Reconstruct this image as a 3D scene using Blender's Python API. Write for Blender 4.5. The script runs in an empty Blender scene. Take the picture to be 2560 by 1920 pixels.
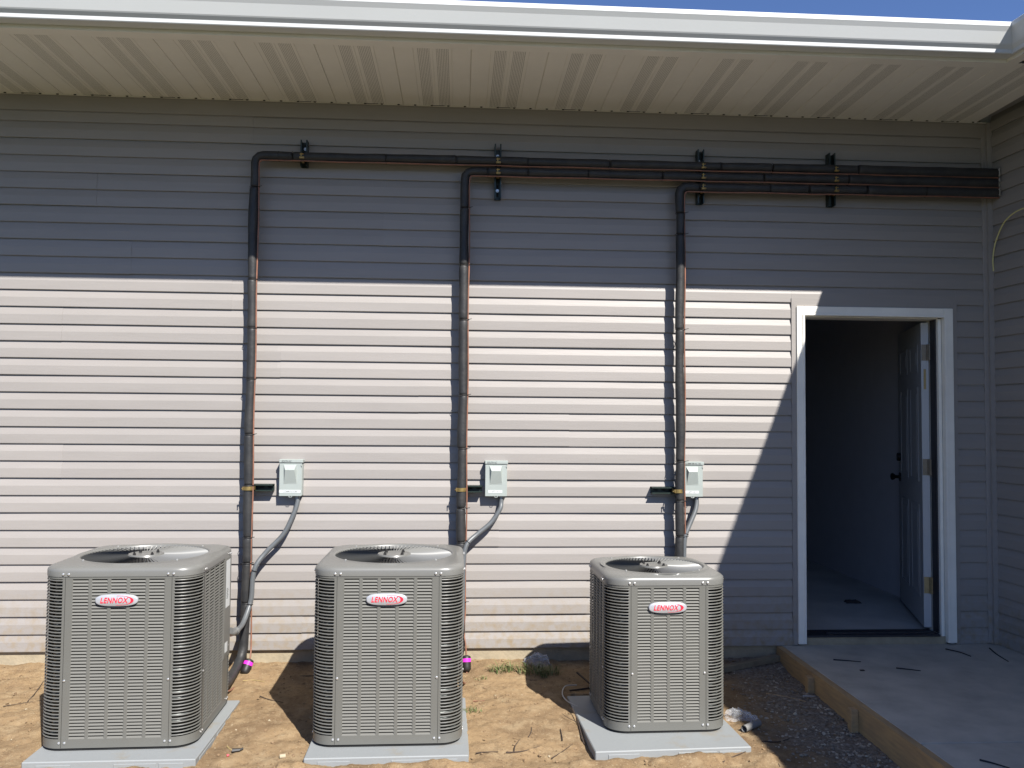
import bpy, math, random
from mathutils import Vector, Matrix, noise
random.seed(7)
S = bpy.context.scene
C = S.collection
PI = math.pi

# ------------------------------------------------------------------ camera
cam = bpy.data.cameras.new('camera')
camo = bpy.data.objects.new('camera', cam); C.objects.link(camo)
cam.sensor_fit = 'HORIZONTAL'; cam.sensor_width = 36.0
cam.lens = 2100.0 / 2560.0 * 36.0
cam.clip_start = 0.05; cam.clip_end = 1500
cr = Vector((0.9980790, -0.0614109, 0.0081833))
cu = Vector((-0.0106725, -0.0403148, 0.9991300))
cf = Vector((0.0610275, 0.9972981, 0.0408928))
camo.matrix_world = Matrix(((cr.x, cu.x, -cf.x, 0), (cr.y, cu.y, -cf.y, -5.15135),
                            (cr.z, cu.z, -cf.z, 1.39008), (0, 0, 0, 1)))
S.camera = camo
# ------------------------------------------------------------------ light
SUN = Vector((0.50, -1.0, 1.122))
w = bpy.data.worlds.new('World'); S.world = w; w.use_nodes = True
nt = w.node_tree; nt.nodes.clear()
sky = nt.nodes.new('ShaderNodeTexSky'); sky.sky_type = 'NISHITA'; sky.sun_disc = False
sky.sun_elevation = math.atan2(SUN.z, math.hypot(SUN.x, SUN.y))
sky.sun_rotation = math.atan2(SUN.x, SUN.y)
sky.altitude = 300; sky.air_density = 1.0; sky.dust_density = 0.35; sky.ozone_density = 2.2
bg = nt.nodes.new('ShaderNodeBackground'); bg.inputs['Strength'].default_value = 0.070
ow = nt.nodes.new('ShaderNodeOutputWorld')
tn_ = nt.nodes.new('ShaderNodeMix'); tn_.data_type = 'RGBA'; tn_.blend_type = 'MULTIPLY'; tn_.inputs['Factor'].default_value = 1.0
tn_.inputs[7].default_value = (0.68, 0.78, 1.05, 1)
nt.links.new(sky.outputs[0], tn_.inputs[6]); nt.links.new(tn_.outputs[2], bg.inputs['Color']); nt.links.new(bg.outputs[0], ow.inputs['Surface'])
sl = bpy.data.lights.new('sun', 'SUN'); sl.energy = 5.0; sl.angle = math.radians(0.53)
sl.color = (1.0, 0.955, 0.89)
so = bpy.data.objects.new('sun', sl); C.objects.link(so)
so.rotation_euler = SUN.to_track_quat('Z', 'Y').to_euler(); so.location = (3, -6, 8)
S.view_settings.view_transform = 'Standard'; S.view_settings.look = 'None'
S.view_settings.gamma = 1.0; S.view_settings.exposure = 0.98
S.view_settings.use_curve_mapping = False
S.render.engine = 'CYCLES'

# ------------------------------------------------------------------ materials
def s2l(c):
    return tuple(((x/255.0)/12.92 if x/255.0 <= 0.04045 else (((x/255.0)+0.055)/1.055)**2.4) for x in c)

def mat(name, col, rough=0.6, metal=0.0, var=0.0, vscale=8.0, col2=None, bump=0.0, bscale=60.0,
        spec=0.5, coat=0.0, alpha=1.0, trans=0.0, stretch=None, detail=4.0, thr=(0.35, 0.7)):
    m = bpy.data.materials.new(name); m.use_nodes = True
    n = m.node_tree; b = n.nodes['Principled BSDF']
    b.inputs['Base Color'].default_value = (*col, 1); b.inputs['Roughness'].default_value = rough
    b.inputs['Metallic'].default_value = metal; b.inputs['Specular IOR Level'].default_value = spec
    b.inputs['Coat Weight'].default_value = coat; b.inputs['Alpha'].default_value = alpha
    b.inputs['Transmission Weight'].default_value = trans
    if var > 0 or col2 is not None or bump > 0:
        tc = n.nodes.new('ShaderNodeTexCoord')
        mp = n.nodes.new('ShaderNodeMapping'); n.links.new(tc.outputs['Object'], mp.inputs['Vector'])
        if stretch: mp.inputs['Scale'].default_value = stretch
    if var > 0 or col2 is not None:
        tn = n.nodes.new('ShaderNodeTexNoise'); tn.inputs['Scale'].default_value = vscale
        tn.inputs['Detail'].default_value = detail; tn.inputs['Roughness'].default_value = 0.6
        n.links.new(mp.outputs[0], tn.inputs['Vector'])
        mr = n.nodes.new('ShaderNodeMapRange')
        mr.inputs['From Min'].default_value = thr[0]; mr.inputs['From Max'].default_value = thr[1]
        n.links.new(tn.outputs['Fac'], mr.inputs['Value'])
        mx = n.nodes.new('ShaderNodeMix'); mx.data_type = 'RGBA'
        n.links.new(mr.outputs[0], mx.inputs['Factor'])
        a = col; c = col2 if col2 is not None else tuple(max(0, x*(1-var)) for x in col)
        mx.inputs[6].default_value = (*a, 1); mx.inputs[7].default_value = (*c, 1)
        n.links.new(mx.outputs[2], b.inputs['Base Color'])
    if bump > 0:
        tb = n.nodes.new('ShaderNodeTexNoise'); tb.inputs['Scale'].default_value = bscale
        tb.inputs['Detail'].default_value = 5
        n.links.new(mp.outputs[0], tb.inputs['Vector'])
        bp = n.nodes.new('ShaderNodeBump'); bp.inputs['Strength'].default_value = bump
        bp.inputs['Distance'].default_value = 0.004
        n.links.new(tb.outputs['Fac'], bp.inputs['Height']); n.links.new(bp.outputs[0], b.inputs['Normal'])
    return m

M = {}
M['siding'] = mat('siding_vinyl', (0.282, 0.263, 0.248), 0.45, var=0.06, vscale=2.2, bump=0.12, bscale=9,
                  stretch=(1.0, 8.0, 8.0), spec=0.35)
def siding_wear(m):
    n = m.node_tree; b = n.nodes['Principled BSDF']; src = b.inputs['Base Color'].links[0].from_socket
    oi = n.nodes.new('ShaderNodeObjectInfo'); mr = n.nodes.new('ShaderNodeMapRange')
    mr.inputs['To Min'].default_value = 0.955; mr.inputs['To Max'].default_value = 1.03
    n.links.new(oi.outputs['Random'], mr.inputs['Value'])
    vm = n.nodes.new('ShaderNodeVectorMath'); vm.operation = 'SCALE'
    n.links.new(src, vm.inputs[0]); n.links.new(mr.outputs[0], vm.inputs['Scale'])
    # mud splashed on the lowest courses
    tc = n.nodes.new('ShaderNodeTexCoord'); sp = n.nodes.new('ShaderNodeSeparateXYZ'); n.links.new(tc.outputs['Object'], sp.inputs[0])
    hz = n.nodes.new('ShaderNodeMapRange'); hz.inputs['From Min'].default_value = 0.42; hz.inputs['From Max'].default_value = 0.0
    n.links.new(sp.outputs[2], hz.inputs['Value'])
    nz = n.nodes.new('ShaderNodeTexNoise'); nz.inputs['Scale'].default_value = 26; nz.inputs['Detail'].default_value = 7
    nr = n.nodes.new('ShaderNodeMapRange'); nr.inputs['From Min'].default_value = 0.42; nr.inputs['From Max'].default_value = 0.75
    n.links.new(tc.outputs['Object'], nz.inputs['Vector']); n.links.new(nz.outputs['Fac'], nr.inputs['Value'])
    ml = n.nodes.new('ShaderNodeMath'); ml.operation = 'MULTIPLY'; n.links.new(hz.outputs[0], ml.inputs[0]); n.links.new(nr.outputs[0], ml.inputs[1])
    mx = n.nodes.new('ShaderNodeMix'); mx.data_type = 'RGBA'; n.links.new(ml.outputs[0], mx.inputs['Factor'])
    n.links.new(vm.outputs[0], mx.inputs[6]); mx.inputs[7].default_value = (0.25, 0.195, 0.125, 1)
    n.links.new(mx.outputs[2], b.inputs['Base Color'])
siding_wear(M['siding'])
M['soffit'] = mat('soffit_vinyl', (0.792, 0.774, 0.720), 0.45, var=0.07, vscale=4)
M['white_metal'] = mat('white_aluminium', (0.547, 0.562, 0.554), 0.38, var=0.03, vscale=2, spec=0.5)
M['trim'] = mat('trim_white', (0.842, 0.816, 0.735), 0.45, var=0.10, vscale=6, bump=0.1, bscale=30)
M['door'] = mat('door_paint', (0.388, 0.400, 0.413), 0.4, var=0.06, vscale=5)
M['conc'] = mat('concrete', (0.476, 0.444, 0.373), 0.85, vscale=4.5, col2=(0.346, 0.324, 0.276), bump=0.35, bscale=90)
M['found'] = mat('foundation_concrete', (0.345, 0.290, 0.200), 0.9, vscale=9, col2=(0.248, 0.214, 0.152), bump=0.6, bscale=60)
M['inter_floor'] = mat('interior_concrete', (0.52, 0.51, 0.47), 0.6, var=0.25, vscale=3)
M['inter_wall'] = mat('interior_drywall', (0.504, 0.504, 0.540), 0.8, var=0.05)
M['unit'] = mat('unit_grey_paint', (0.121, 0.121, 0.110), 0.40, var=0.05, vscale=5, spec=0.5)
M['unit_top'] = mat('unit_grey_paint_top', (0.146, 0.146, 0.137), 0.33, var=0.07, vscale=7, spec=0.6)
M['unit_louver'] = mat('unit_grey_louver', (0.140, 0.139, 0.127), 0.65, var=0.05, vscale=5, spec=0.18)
M['guard'] = mat('guard_paint', (0.173, 0.175, 0.169), 0.28, spec=0.6)
M['coil'] = mat('coil_fins', (0.013, 0.015, 0.014), 0.35, metal=0.3, vscale=55, col2=(0.072, 0.083, 0.079),
                stretch=(1.0, 1.0, 2.2), thr=(0.55, 0.75))  # pale noise flecks painted in as glints on the fins
M['coiltube'] = mat('coil_tube', (0.085, 0.095, 0.092), 0.42, metal=0.4)
M['dark'] = mat('black_void', (0.01, 0.01, 0.01), 0.8)
M['pad'] = mat('pad_plastic', (0.219, 0.233, 0.237), 0.6, vscale=5.5, col2=(0.219, 0.191, 0.144), bump=0.2, bscale=40, thr=(0.56, 0.74), detail=8)
M['screw'] = mat('screw_zinc', (0.595, 0.595, 0.581), 0.3, metal=0.7)
M['silver'] = mat('badge_silver', (0.465, 0.480, 0.510), 0.35, metal=0.35, var=0.1, vscale=20)
M['red'] = mat('badge_red', (0.65, 0.02, 0.045), 0.4)
M['foam'] = mat('black_foam', (0.019, 0.020, 0.022), 0.55, vscale=14, col2=(0.036, 0.035, 0.034), bump=0.5, bscale=40, spec=0.45)
M['copper'] = mat('copper_tube', (0.30, 0.135, 0.085), 0.5, metal=0.25, vscale=25, col2=(0.19, 0.10, 0.07))
M['tie'] = mat('cable_tie_black', (0.012, 0.012, 0.013), 0.5)
M['strut'] = mat('strut_green', (0.022, 0.035, 0.030), 0.38, metal=0.3, var=0.3, vscale=30)
M['gold'] = mat('clamp_yellow_zinc', (0.432, 0.312, 0.120), 0.35, metal=0.7, var=0.3, vscale=60)
M['box'] = mat('disconnect_paint', (0.304, 0.338, 0.322), 0.42, var=0.04, vscale=10)
M['tape'] = mat('label_tape', (0.555, 0.578, 0.578), 0.4, var=0.05, vscale=60)
M['ink'] = mat('marker_ink', (0.10, 0.11, 0.11), 0.7)
M['ink_grey'] = mat('faded_ink', (0.30, 0.31, 0.31), 0.7)
M['conduit'] = mat('conduit_grey', (0.105, 0.114, 0.121), 0.42, var=0.12, vscale=18)
M['fitting'] = mat('zinc_fitting', (0.252, 0.258, 0.258), 0.38, metal=0.6)
M['pink'] = mat('magenta_band', (0.75, 0.03, 0.55), 0.5)
M['drier'] = mat('drier_black', (0.015, 0.014, 0.014), 0.5)
M['wood'] = mat('form_wood', (0.419, 0.277, 0.130), 0.8, vscale=7, col2=(0.285, 0.197, 0.109), bump=0.3, bscale=30, stretch=(6, 1, 10))
M['wood_old'] = mat('old_wood', (0.198, 0.162, 0.108), 0.85, vscale=12, col2=(0.132, 0.108, 0.072), bump=0.4, bscale=40)
M['twig'] = mat('twig_bark', (0.060, 0.040, 0.028), 0.9, var=0.4, vscale=90)
M['straw'] = mat('straw', (0.372, 0.282, 0.120), 0.8, var=0.2, vscale=50)
M['grass'] = mat('grass_blade', (0.060, 0.093, 0.021), 0.6, vscale=30, col2=(0.156, 0.162, 0.060))
M['roof'] = mat('asphalt_shingle', (0.05, 0.048, 0.045), 0.95, bump=0.5, bscale=120)
M['brass'] = mat('hinge_brass', (0.322, 0.252, 0.133), 0.4, metal=0.4, var=0.25, vscale=40)
M['steel'] = mat('hinge_steel', (0.20, 0.165, 0.12), 0.45, metal=0.2, var=0.2, vscale=40)
M['knob'] = mat('bronze_knob', (0.015, 0.012, 0.012), 0.35, metal=0.4)
M['sill'] = mat('threshold_dark', (0.025, 0.025, 0.03), 0.6)
M['yellow'] = mat('yellow_cable', (0.62, 0.57, 0.26), 0.5)
M['wirewhite'] = mat('white_wire', (0.403, 0.390, 0.358), 0.5)
M['pvc'] = mat('grey_tube', (0.204, 0.204, 0.198), 0.5, var=0.15, vscale=30)
M['stone'] = mat('gravel_stone', (0.213, 0.178, 0.135), 0.9, vscale=14, col2=(0.450, 0.391, 0.300), thr=(0.48, 0.66))
M['clod'] = mat('soil_clod', (0.239, 0.165, 0.094), 0.95, vscale=25, col2=(0.154, 0.097, 0.051))
M['pebble'] = mat('pale_pebble', (0.372, 0.312, 0.216), 0.85, var=0.25, vscale=30)
M['rag'] = mat('dark_rag', (0.035, 0.03, 0.03), 0.9)
M['caulk'] = mat('white_sealant', (0.360, 0.348, 0.324), 0.6)

def perf_mat():
    m = bpy.data.materials.new('soffit_perforated'); m.use_nodes = True
    n = m.node_tree; b = n.nodes['Principled BSDF']; b.inputs['Roughness'].default_value = 0.5
    tc = n.nodes.new('ShaderNodeTexCoord'); sp = n.nodes.new('ShaderNodeSeparateXYZ')
    n.links.new(tc.outputs['Object'], sp.inputs[0])
    outs = []
    for ax in (0, 1):
        d = n.nodes.new('ShaderNodeMath'); d.operation = 'DIVIDE'; d.inputs[1].default_value = 0.0088
        n.links.new(sp.outputs[ax], d.inputs[0])
        f = n.nodes.new('ShaderNodeMath'); f.operation = 'FRACT'; n.links.new(d.outputs[0], f.inputs[0])
        s = n.nodes.new('ShaderNodeMath'); s.operation = 'SUBTRACT'; s.inputs[1].default_value = 0.5
        n.links.new(f.outputs[0], s.inputs[0])
        p = n.nodes.new('ShaderNodeMath'); p.operation = 'POWER'; p.inputs[1].default_value = 2
        n.links.new(s.outputs[0], p.inputs[0]); outs.append(p)
    a = n.nodes.new('ShaderNodeMath'); a.operation = 'ADD'
    n.links.new(outs[0].outputs[0], a.inputs[0]); n.links.new(outs[1].outputs[0], a.inputs[1])
    l = n.nodes.new('ShaderNodeMath'); l.operation = 'LESS_THAN'; l.inputs[1].default_value = 0.075
    n.links.new(a.outputs[0], l.inputs[0])
    mx = n.nodes.new('ShaderNodeMix'); mx.data_type = 'RGBA'
    mx.inputs[6].default_value = (0.76, 0.745, 0.69, 1); mx.inputs[7].default_value = (0.12, 0.112, 0.10, 1)
    n.links.new(l.outputs[0], mx.inputs['Factor']); n.links.new(mx.outputs[2], b.inputs['Base Color'])
    return m
M['perf'] = perf_mat()

def bag_mat():
    m = bpy.data.materials.new('clear_plastic_film'); m.use_nodes = True
    n = m.node_tree; b = n.nodes['Principled BSDF']
    b.inputs['Base Color'].default_value = (0.75, 0.77, 0.80, 1); b.inputs['Roughness'].default_value = 0.15
    tr = n.nodes.new('ShaderNodeBsdfTransparent'); mx = n.nodes.new('ShaderNodeMixShader')
    tn = n.nodes.new('ShaderNodeTexNoise'); tn.inputs['Scale'].default_value = 35
    mr = n.nodes.new('ShaderNodeMapRange'); mr.inputs['From Min'].default_value = 0.35
    mr.inputs['From Max'].default_value = 0.7; mr.inputs['To Min'].default_value = 0.06; mr.inputs['To Max'].default_value = 0.42
    n.links.new(tn.outputs['Fac'], mr.inputs['Value']); n.links.new(mr.outputs[0], mx.inputs['Fac'])
    n.links.new(tr.outputs[0], mx.inputs[1]); n.links.new(b.outputs[0], mx.inputs[2])
    n.links.new(mx.outputs[0], n.nodes['Material Output'].inputs['Surface'])
    return m
M['bag'] = bag_mat()

def ground_mat():
    m = bpy.data.materials.new('bare_soil'); m.use_nodes = True
    n = m.node_tree; b = n.nodes['Principled BSDF']; b.inputs['Roughness'].default_value = 0.95
    b.inputs['Specular IOR Level'].default_value = 0.15
    tc = n.nodes.new('ShaderNodeTexCoord')
    def nz(scale, detail=6, rough=0.6, dist=0.0, vec=None):
        t = n.nodes.new('ShaderNodeTexNoise'); t.inputs['Scale'].default_value = scale
        t.inputs['Detail'].default_value = detail; t.inputs['Roughness'].default_value = rough
        t.inputs['Distortion'].default_value = dist
        n.links.new(vec or tc.outputs['Object'], t.inputs['Vector']); return t
    def mr(src, a, c, lo=0.0, hi=1.0):
        r = n.nodes.new('ShaderNodeMapRange'); r.inputs['From Min'].default_value = a; r.inputs['From Max'].default_value = c
        r.inputs['To Min'].default_value = lo; r.inputs['To Max'].default_value = hi
        n.links.new(src, r.inputs['Value']); return r.outputs[0]
    def mix(f, a, c):
        x = n.nodes.new('ShaderNodeMix'); x.data_type = 'RGBA'; n.links.new(f, x.inputs['Factor'])
        if isinstance(a, tuple): x.inputs[6].default_value = (*a, 1)
        else: n.links.new(a, x.inputs[6])
        if isinstance(c, tuple): x.inputs[7].default_value = (*c, 1)
        else: n.links.new(c, x.inputs[7])
        return x.outputs[2]
    base = mix(mr(nz(2.6, 5, 0.6, 0.6).outputs['Fac'], 0.38, 0.64), (0.268, 0.186, 0.103), (0.168, 0.113, 0.064))
    base = mix(mr(nz(9, 6, 0.65).outputs['Fac'], 0.48, 0.70), base, (0.29, 0.215, 0.128))
    base = mix(mr(nz(17, 8, 0.75, 0.4).outputs['Fac'], 0.52, 0.70), base, (0.135, 0.088, 0.05))
    base = mix(mr(nz(48, 6, 0.7).outputs['Fac'], 0.56, 0.74), base, (0.110, 0.070, 0.040))
    base = mix(mr(nz(120, 3, 0.6).outputs['Fac'], 0.60, 0.72), base, (0.32, 0.26, 0.17))
    # grey gravelly soil next to the slab form
    sp = n.nodes.new('ShaderNodeSeparateXYZ'); n.links.new(tc.outputs['Object'], sp.inputs[0])
    ax = n.nodes.new('ShaderNodeMath'); ax.operation = 'ADD'
    e = nz(5, 4); em = n.nodes.new('ShaderNodeMath'); em.operation = 'MULTIPLY_ADD'
    em.inputs[1].default_value = 0.7; em.inputs[2].default_value = -0.35
    n.links.new(e.outputs['Fac'], em.inputs[0])
    n.links.new(sp.outputs[0], ax.inputs[0]); n.links.new(em.outputs[0], ax.inputs[1])
    gx = mr(ax.outputs[0], 1.50, 1.74)
    gcol = mix(mr(nz(45, 5, 0.7).outputs['Fac'], 0.4, 0.65), (0.13, 0.105, 0.08), (0.25, 0.215, 0.175))
    base = mix(gx, base, gcol)
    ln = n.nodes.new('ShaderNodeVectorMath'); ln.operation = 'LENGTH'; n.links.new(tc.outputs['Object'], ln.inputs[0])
    base = mix(mr(ln.outputs['Value'], 2.9, 4.4), base, (0.055, 0.060, 0.030))  # unseen outlying ground coloured dark to cut the light bounced onto the wall
    n.links.new(base, b.inputs['Base Color'])
    bp = n.nodes.new('ShaderNodeBump'); bp.inputs['Strength'].default_value = 0.75; bp.inputs['Distance'].default_value = 0.008
    n.links.new(nz(85, 8, 0.75).outputs['Fac'], bp.inputs['Height'])
    n.links.new(bp.outputs[0], b.inputs['Normal'])
    return m
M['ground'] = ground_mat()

# ------------------------------------------------------------------ helpers
class MB:
    def __init__(s): s.v = []; s.f = []; s.m = []; s.sm = []
    def add(s, vs, fs, mi=0, smooth=False):
        o = len(s.v); s.v += [tuple(v) for v in vs]
        for f in fs: s.f.append(tuple(i+o for i in f)); s.m.append(mi); s.sm.append(smooth)
        return s
    def box(s, x0, x1, y0, y1, z0, z1, mi=0, bev=0.0, T=None):
        if bev <= 0:
            vs = [(x, y, z) for z in (z0, z1) for y in (y0, y1) for x in (x0, x1)]
            fs = [(0, 2, 3, 1), (4, 5, 7, 6), (0, 1, 5, 4), (2, 6, 7, 3), (0, 4, 6, 2), (1, 3, 7, 5)]
        else:
            b = bev; vs = []; 
            # chamfered box: 24 verts
            c = ((x0+x1)/2, (y0+y1)/2, (z0+z1)/2); h = ((x1-x0)/2, (y1-y0)/2, (z1-z0)/2)
            idx = {}
            for sx in (-1, 1):
                for sy in (-1, 1):
                    for sz in (-1, 1):
                        for ax in range(3):
                            p = [h[0]-b, h[1]-b, h[2]-b]; p[ax] = h[ax]
                            idx[(sx, sy, sz, ax)] = len(vs)
                            vs.append((c[0]+sx*p[0], c[1]+sy*p[1], c[2]+sz*p[2]))
            fs = []
            for ax in range(3):
                o = [a for a in range(3) if a != ax]
                for sg in (-1, 1):
                    q = []
                    for (a, d) in ((-1, -1), (1, -1), (1, 1), (-1, 1)):
                        k = [0, 0, 0]; k[ax] = sg; k[o[0]] = a; k[o[1]] = d
                        q.append(idx[(*k, ax)])
                    fs.append(tuple(q))
            for ax in range(3):
                o = [a for a in range(3) if a != ax]
                for a in (-1, 1):
                    for d in (-1, 1):
                        k0 = [0, 0, 0]; k1 = [0, 0, 0]
                        k0[ax] = -1; k1[ax] = 1
                        for k in (k0, k1): k[o[0]] = a; k[o[1]] = d
                        fs.append((idx[(*k0, o[0])], idx[(*k1, o[0])], idx[(*k1, o[1])], idx[(*k0, o[1])]))
            for sx in (-1, 1):
                for sy in (-1, 1):
                    for sz in (-1, 1):
                        fs.append(tuple(idx[(sx, sy, sz, a)] for a in range(3)))
        if T: vs = [T @ Vector(v) for v in vs]
        return s.add(vs, fs, mi)
    def extrude(s, poly, axis, a, b, mi=0, closed=True, caps=True, smooth=False):
        """poly = 2-D points in the two other axes (in xyz order)"""
        def P(p, t):
            q = list(p); q.insert(axis, t); return tuple(q)
        n = len(poly); vs = [P(p, a) for p in poly] + [P(p, b) for p in poly]
        fs = [(i, (i+1) % n, n+(i+1) % n, n+i) for i in range(n if closed else n-1)]
        s.add(vs, fs, mi, smooth)
        if caps and closed: s.add([P(p, a) for p in poly], [tuple(range(n))], mi); s.add([P(p, b) for p in poly], [tuple(range(n))], mi)
        return s
    def tube(s, pts, r, n=10, mi=0, caps=True, rfun=None):
        pts = [Vector(p) for p in pts]; rings = []
        up = Vector((0, 0, 1))
        t0 = (pts[1]-pts[0]).normalized()
        nrm = t0.cross(up); 
        if nrm.length < 0.1: nrm = t0.cross(Vector((0, 1, 0)))
        nrm.normalize()
        vs = []
        for i, p in enumerate(pts):
            if i == 0: t = pts[1]-p
            elif i == len(pts)-1: t = p-pts[i-1]
            else: t = (pts[i+1]-p).normalized()+(p-pts[i-1]).normalized()
            t.normalize(); nrm = (nrm - t*nrm.dot(t)); nrm.normalize(); bi = t.cross(nrm)
            rr = r if rfun is None else r*rfun(i/(len(pts)-1))
            for k in range(n):
                a = 2*PI*k/n; vs.append(p+nrm*math.cos(a)*rr+bi*math.sin(a)*rr)
        fs = []
        for i in range(len(pts)-1):
            for k in range(n):
                fs.append((i*n+k, i*n+(k+1) % n, (i+1)*n+(k+1) % n, (i+1)*n+k))
        if caps: fs += [tuple(range(n))[::-1], tuple(range((len(pts)-1)*n, len(pts)*n))]
        return s.add(vs, fs, mi, True)
    def cyl(s, p0, p1, r, n=12, mi=0): return s.tube([p0, p1], r, n, mi)
    def build(s, name, m, parent=None, world=True, autosm=True):
        me = bpy.data.meshes.new(name)
        off = Vector((0, 0, 0))
        if world and parent is not None:
            off = ORG.get(parent.name, Vector((0, 0, 0)))
        me.from_pydata([(v[0]-off.x, v[1]-off.y, v[2]-off.z) for v in s.v], [], s.f)
        ms = m if isinstance(m, (list, tuple)) else [m]
        for q in ms: me.materials.append(M[q])
        me.polygons.foreach_set('material_index', s.m); me.polygons.foreach_set('use_smooth', s.sm)
        import bmesh
        b = bmesh.new(); b.from_mesh(me); bmesh.ops.recalc_face_normals(b, faces=b.faces[:]) if s.fixn else None
        b.to_mesh(me); b.free(); me.update()
        if any(s.sm):
            try: me.set_sharp_from_angle(angle=math.radians(50))
            except Exception: pass
        o = bpy.data.objects.new(name, me); C.objects.link(o)
        if parent is not None: o.parent = parent
        if world and parent is not None: ORG[o.name] = off
        return o
    fixn = True
ORG = {}
def tag(o, label=None, cat=None, group=None, kind=None):
    if label: o['label'] = label
    if cat: o['category'] = cat
    if group: o['group'] = group
    if kind: o['kind'] = kind
    return o
def thing(name, loc, label, cat, group=None, rz=0):
    o = bpy.data.objects.new(name, None); C.objects.link(o); o.location = loc; o.rotation_euler = (0, 0, rz)
    o.empty_display_size = 0.1; ORG[o.name] = Vector(loc)
    return tag(o, label, cat, group)
def place(name, me, parent, loc=(0, 0, 0), rz=0):
    o = bpy.data.objects.new(name, me); C.objects.link(o); o.parent = parent; o.location = loc; o.rotation_euler = (0, 0, rz)
    return o
def smooth_path(pts, sub=6):
    P = [Vector(p) for p in pts]; P = [P[0]*2-P[1]]+P+[P[-1]*2-P[-2]]; out = []
    for i in range(1, len(P)-2):
        for k in range(sub):
            t = k/sub
            out.append(0.5*((2*P[i])+(P[i+1]-P[i-1])*t+(2*P[i-1]-5*P[i]+4*P[i+1]-P[i+2])*t*t+(3*P[i]-P[i-1]-3*P[i+1]+P[i+2])*t**3))
    out.append(P[-2]); return out

# ------------------------------------------------------------------ ground
def gz(x, y):
    if y > -0.3: z = -0.075-0.03*(-y)/0.3
    elif y > -1.3: z = -0.105-0.035*(-y-0.3)
    elif y > -3.5: z = -0.140-0.012*(-y-1.3)
    else: z = -0.166
    d = 1.0 if (-6 < x < 3.2 and -4.5 < y) else 0.4
    z += d*0.016*(noise.noise(Vector((x*1.7, y*1.9, 3.1))))
    z += d*0.010*noise.noise(Vector((x*6, y*6, 7.7)))
    return z
def ground():
    def axis(lo, hi, step, far):
        a = [lo+(hi-lo)*i/int((hi-lo)/step) for i in range(int((hi-lo)/step)+1)]
        l = []; r = []; d = step
        p = lo
        while p > -far: d *= 1.45; p -= d; l.append(p)
        p = hi; d = step
        while p < far: d *= 1.45; p += d; r.append(p)
        return l[::-1]+a+r
    xs = axis(-2.9, 2.05, 0.0115, 350); ys = axis(-2.25, 0.10, 0.0115, 350)
    vs = []; pads = [(-1.88, -1.13, -1.36, -0.57), (-0.68, 0.05, -1.36, -0.57), (0.60, 1.34, -1.35, -0.52)]
    for y in ys:
        for x in xs:
            z = gz(x, y)
            if -3.2 < x < 2.1 and -2.6 < y < 0.2:
                n1 = noise.fractal(Vector((x*15, y*15, 1.3)), 0.8, 2.1, 5)
                z += 0.0075*n1
                n2 = noise.noise(Vector((x*75, y*75, 9.3)))
                rough = max(0.0, noise.noise(Vector((x*2.3, y*2.3, 5.5)))+0.25)
                z += 0.004*rough*abs(n2)+0.003*max(0, n2)
            for (a, b, c, d) in pads:
                if a-0.10 < x < b+0.10 and c-0.16 < y < c+0.02:
                    # loose soil heaped against the front edge of the pad
                    f = 1-min(1, abs(y-(c-0.03))/0.10)
                    z += 0.026*f*f*(0.5+1.1*noise.noise(Vector((x*7, 2.2, a)))+0.5*noise.noise(Vector((x*23, 4.2, a))))
                if a+0.02 < x < b-0.02 and c+0.02 < y < d-0.02: z = min(z, -0.125)
            if 1.975 < x and y < 0: z = min(z, -0.20)
            if y > 0.02: z = min(z, -0.2) if y > 0.06 and x > -8 else z
            vs.append((x, y, z))
    nx = len(xs); fs = []
    for j in range(len(ys)-1):
        for i in range(nx-1):
            a = j*nx+i; fs.append((a, a+1, a+nx+1, a+nx))
    mb = MB(); mb.fixn = False; mb.add(vs, fs, 0, True)
    o = mb.build('ground', 'ground'); tag(o, 'sandy tan bare soil in front of the siding wall', kind='structure')
ground()

# concrete slab, two bays with a joint, form board and stakes
mb = MB()
mb.box(2.003, 6.5, -1.572, 0.004, -0.14, 0.0, bev=0.003)
mb.box(2.003, 6.5, -5.2, -1.580, -0.14, 0.0, bev=0.003)
mb.box(2.004, 6.4, -5.1, 0.0, -0.15, -0.012)
tag(mb.build('concrete_slab', 'conc'), 'grey concrete landing slab leading to the open door', kind='structure')
FB = thing('form_board', (1.98, -0.3, -0.15), 'raw timber formwork board along the left edge of the concrete landing', 'formwork')
for a, b, sl_ in ((-0.535, -0.02, 0.0), (-5.0, -0.541, 0.0)):
    mb = MB(); n = 14; vs = []
    for i in range(n+1):
        y = b+(a-b)*i/n; wv = 0.002*math.sin(y*3)
        vs += [(1.962+wv, y, -0.19), (1.962+wv, y, -0.001), (2.000, y, -0.001), (2.000, y, -0.19)]
    fs = [(4*i+k, 4*i+(k+1) % 4, 4*i+4+(k+1) % 4, 4*i+4+k) for i in range(n) for k in range(4)]
    fs += [(0, 1, 2, 3), (4*n, 4*n+1, 4*n+2, 4*n+3)]
    mb.add(vs, fs); mb.build('board', 'wood', FB)
for y in (-0.555, -1.07, -2.1):
    mb = MB(); mb.box(1.925, 1.9615, y-0.022, y+0.022, -0.3, -0.022, bev=0.002); mb.build('stake', 'wood', FB)

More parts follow.
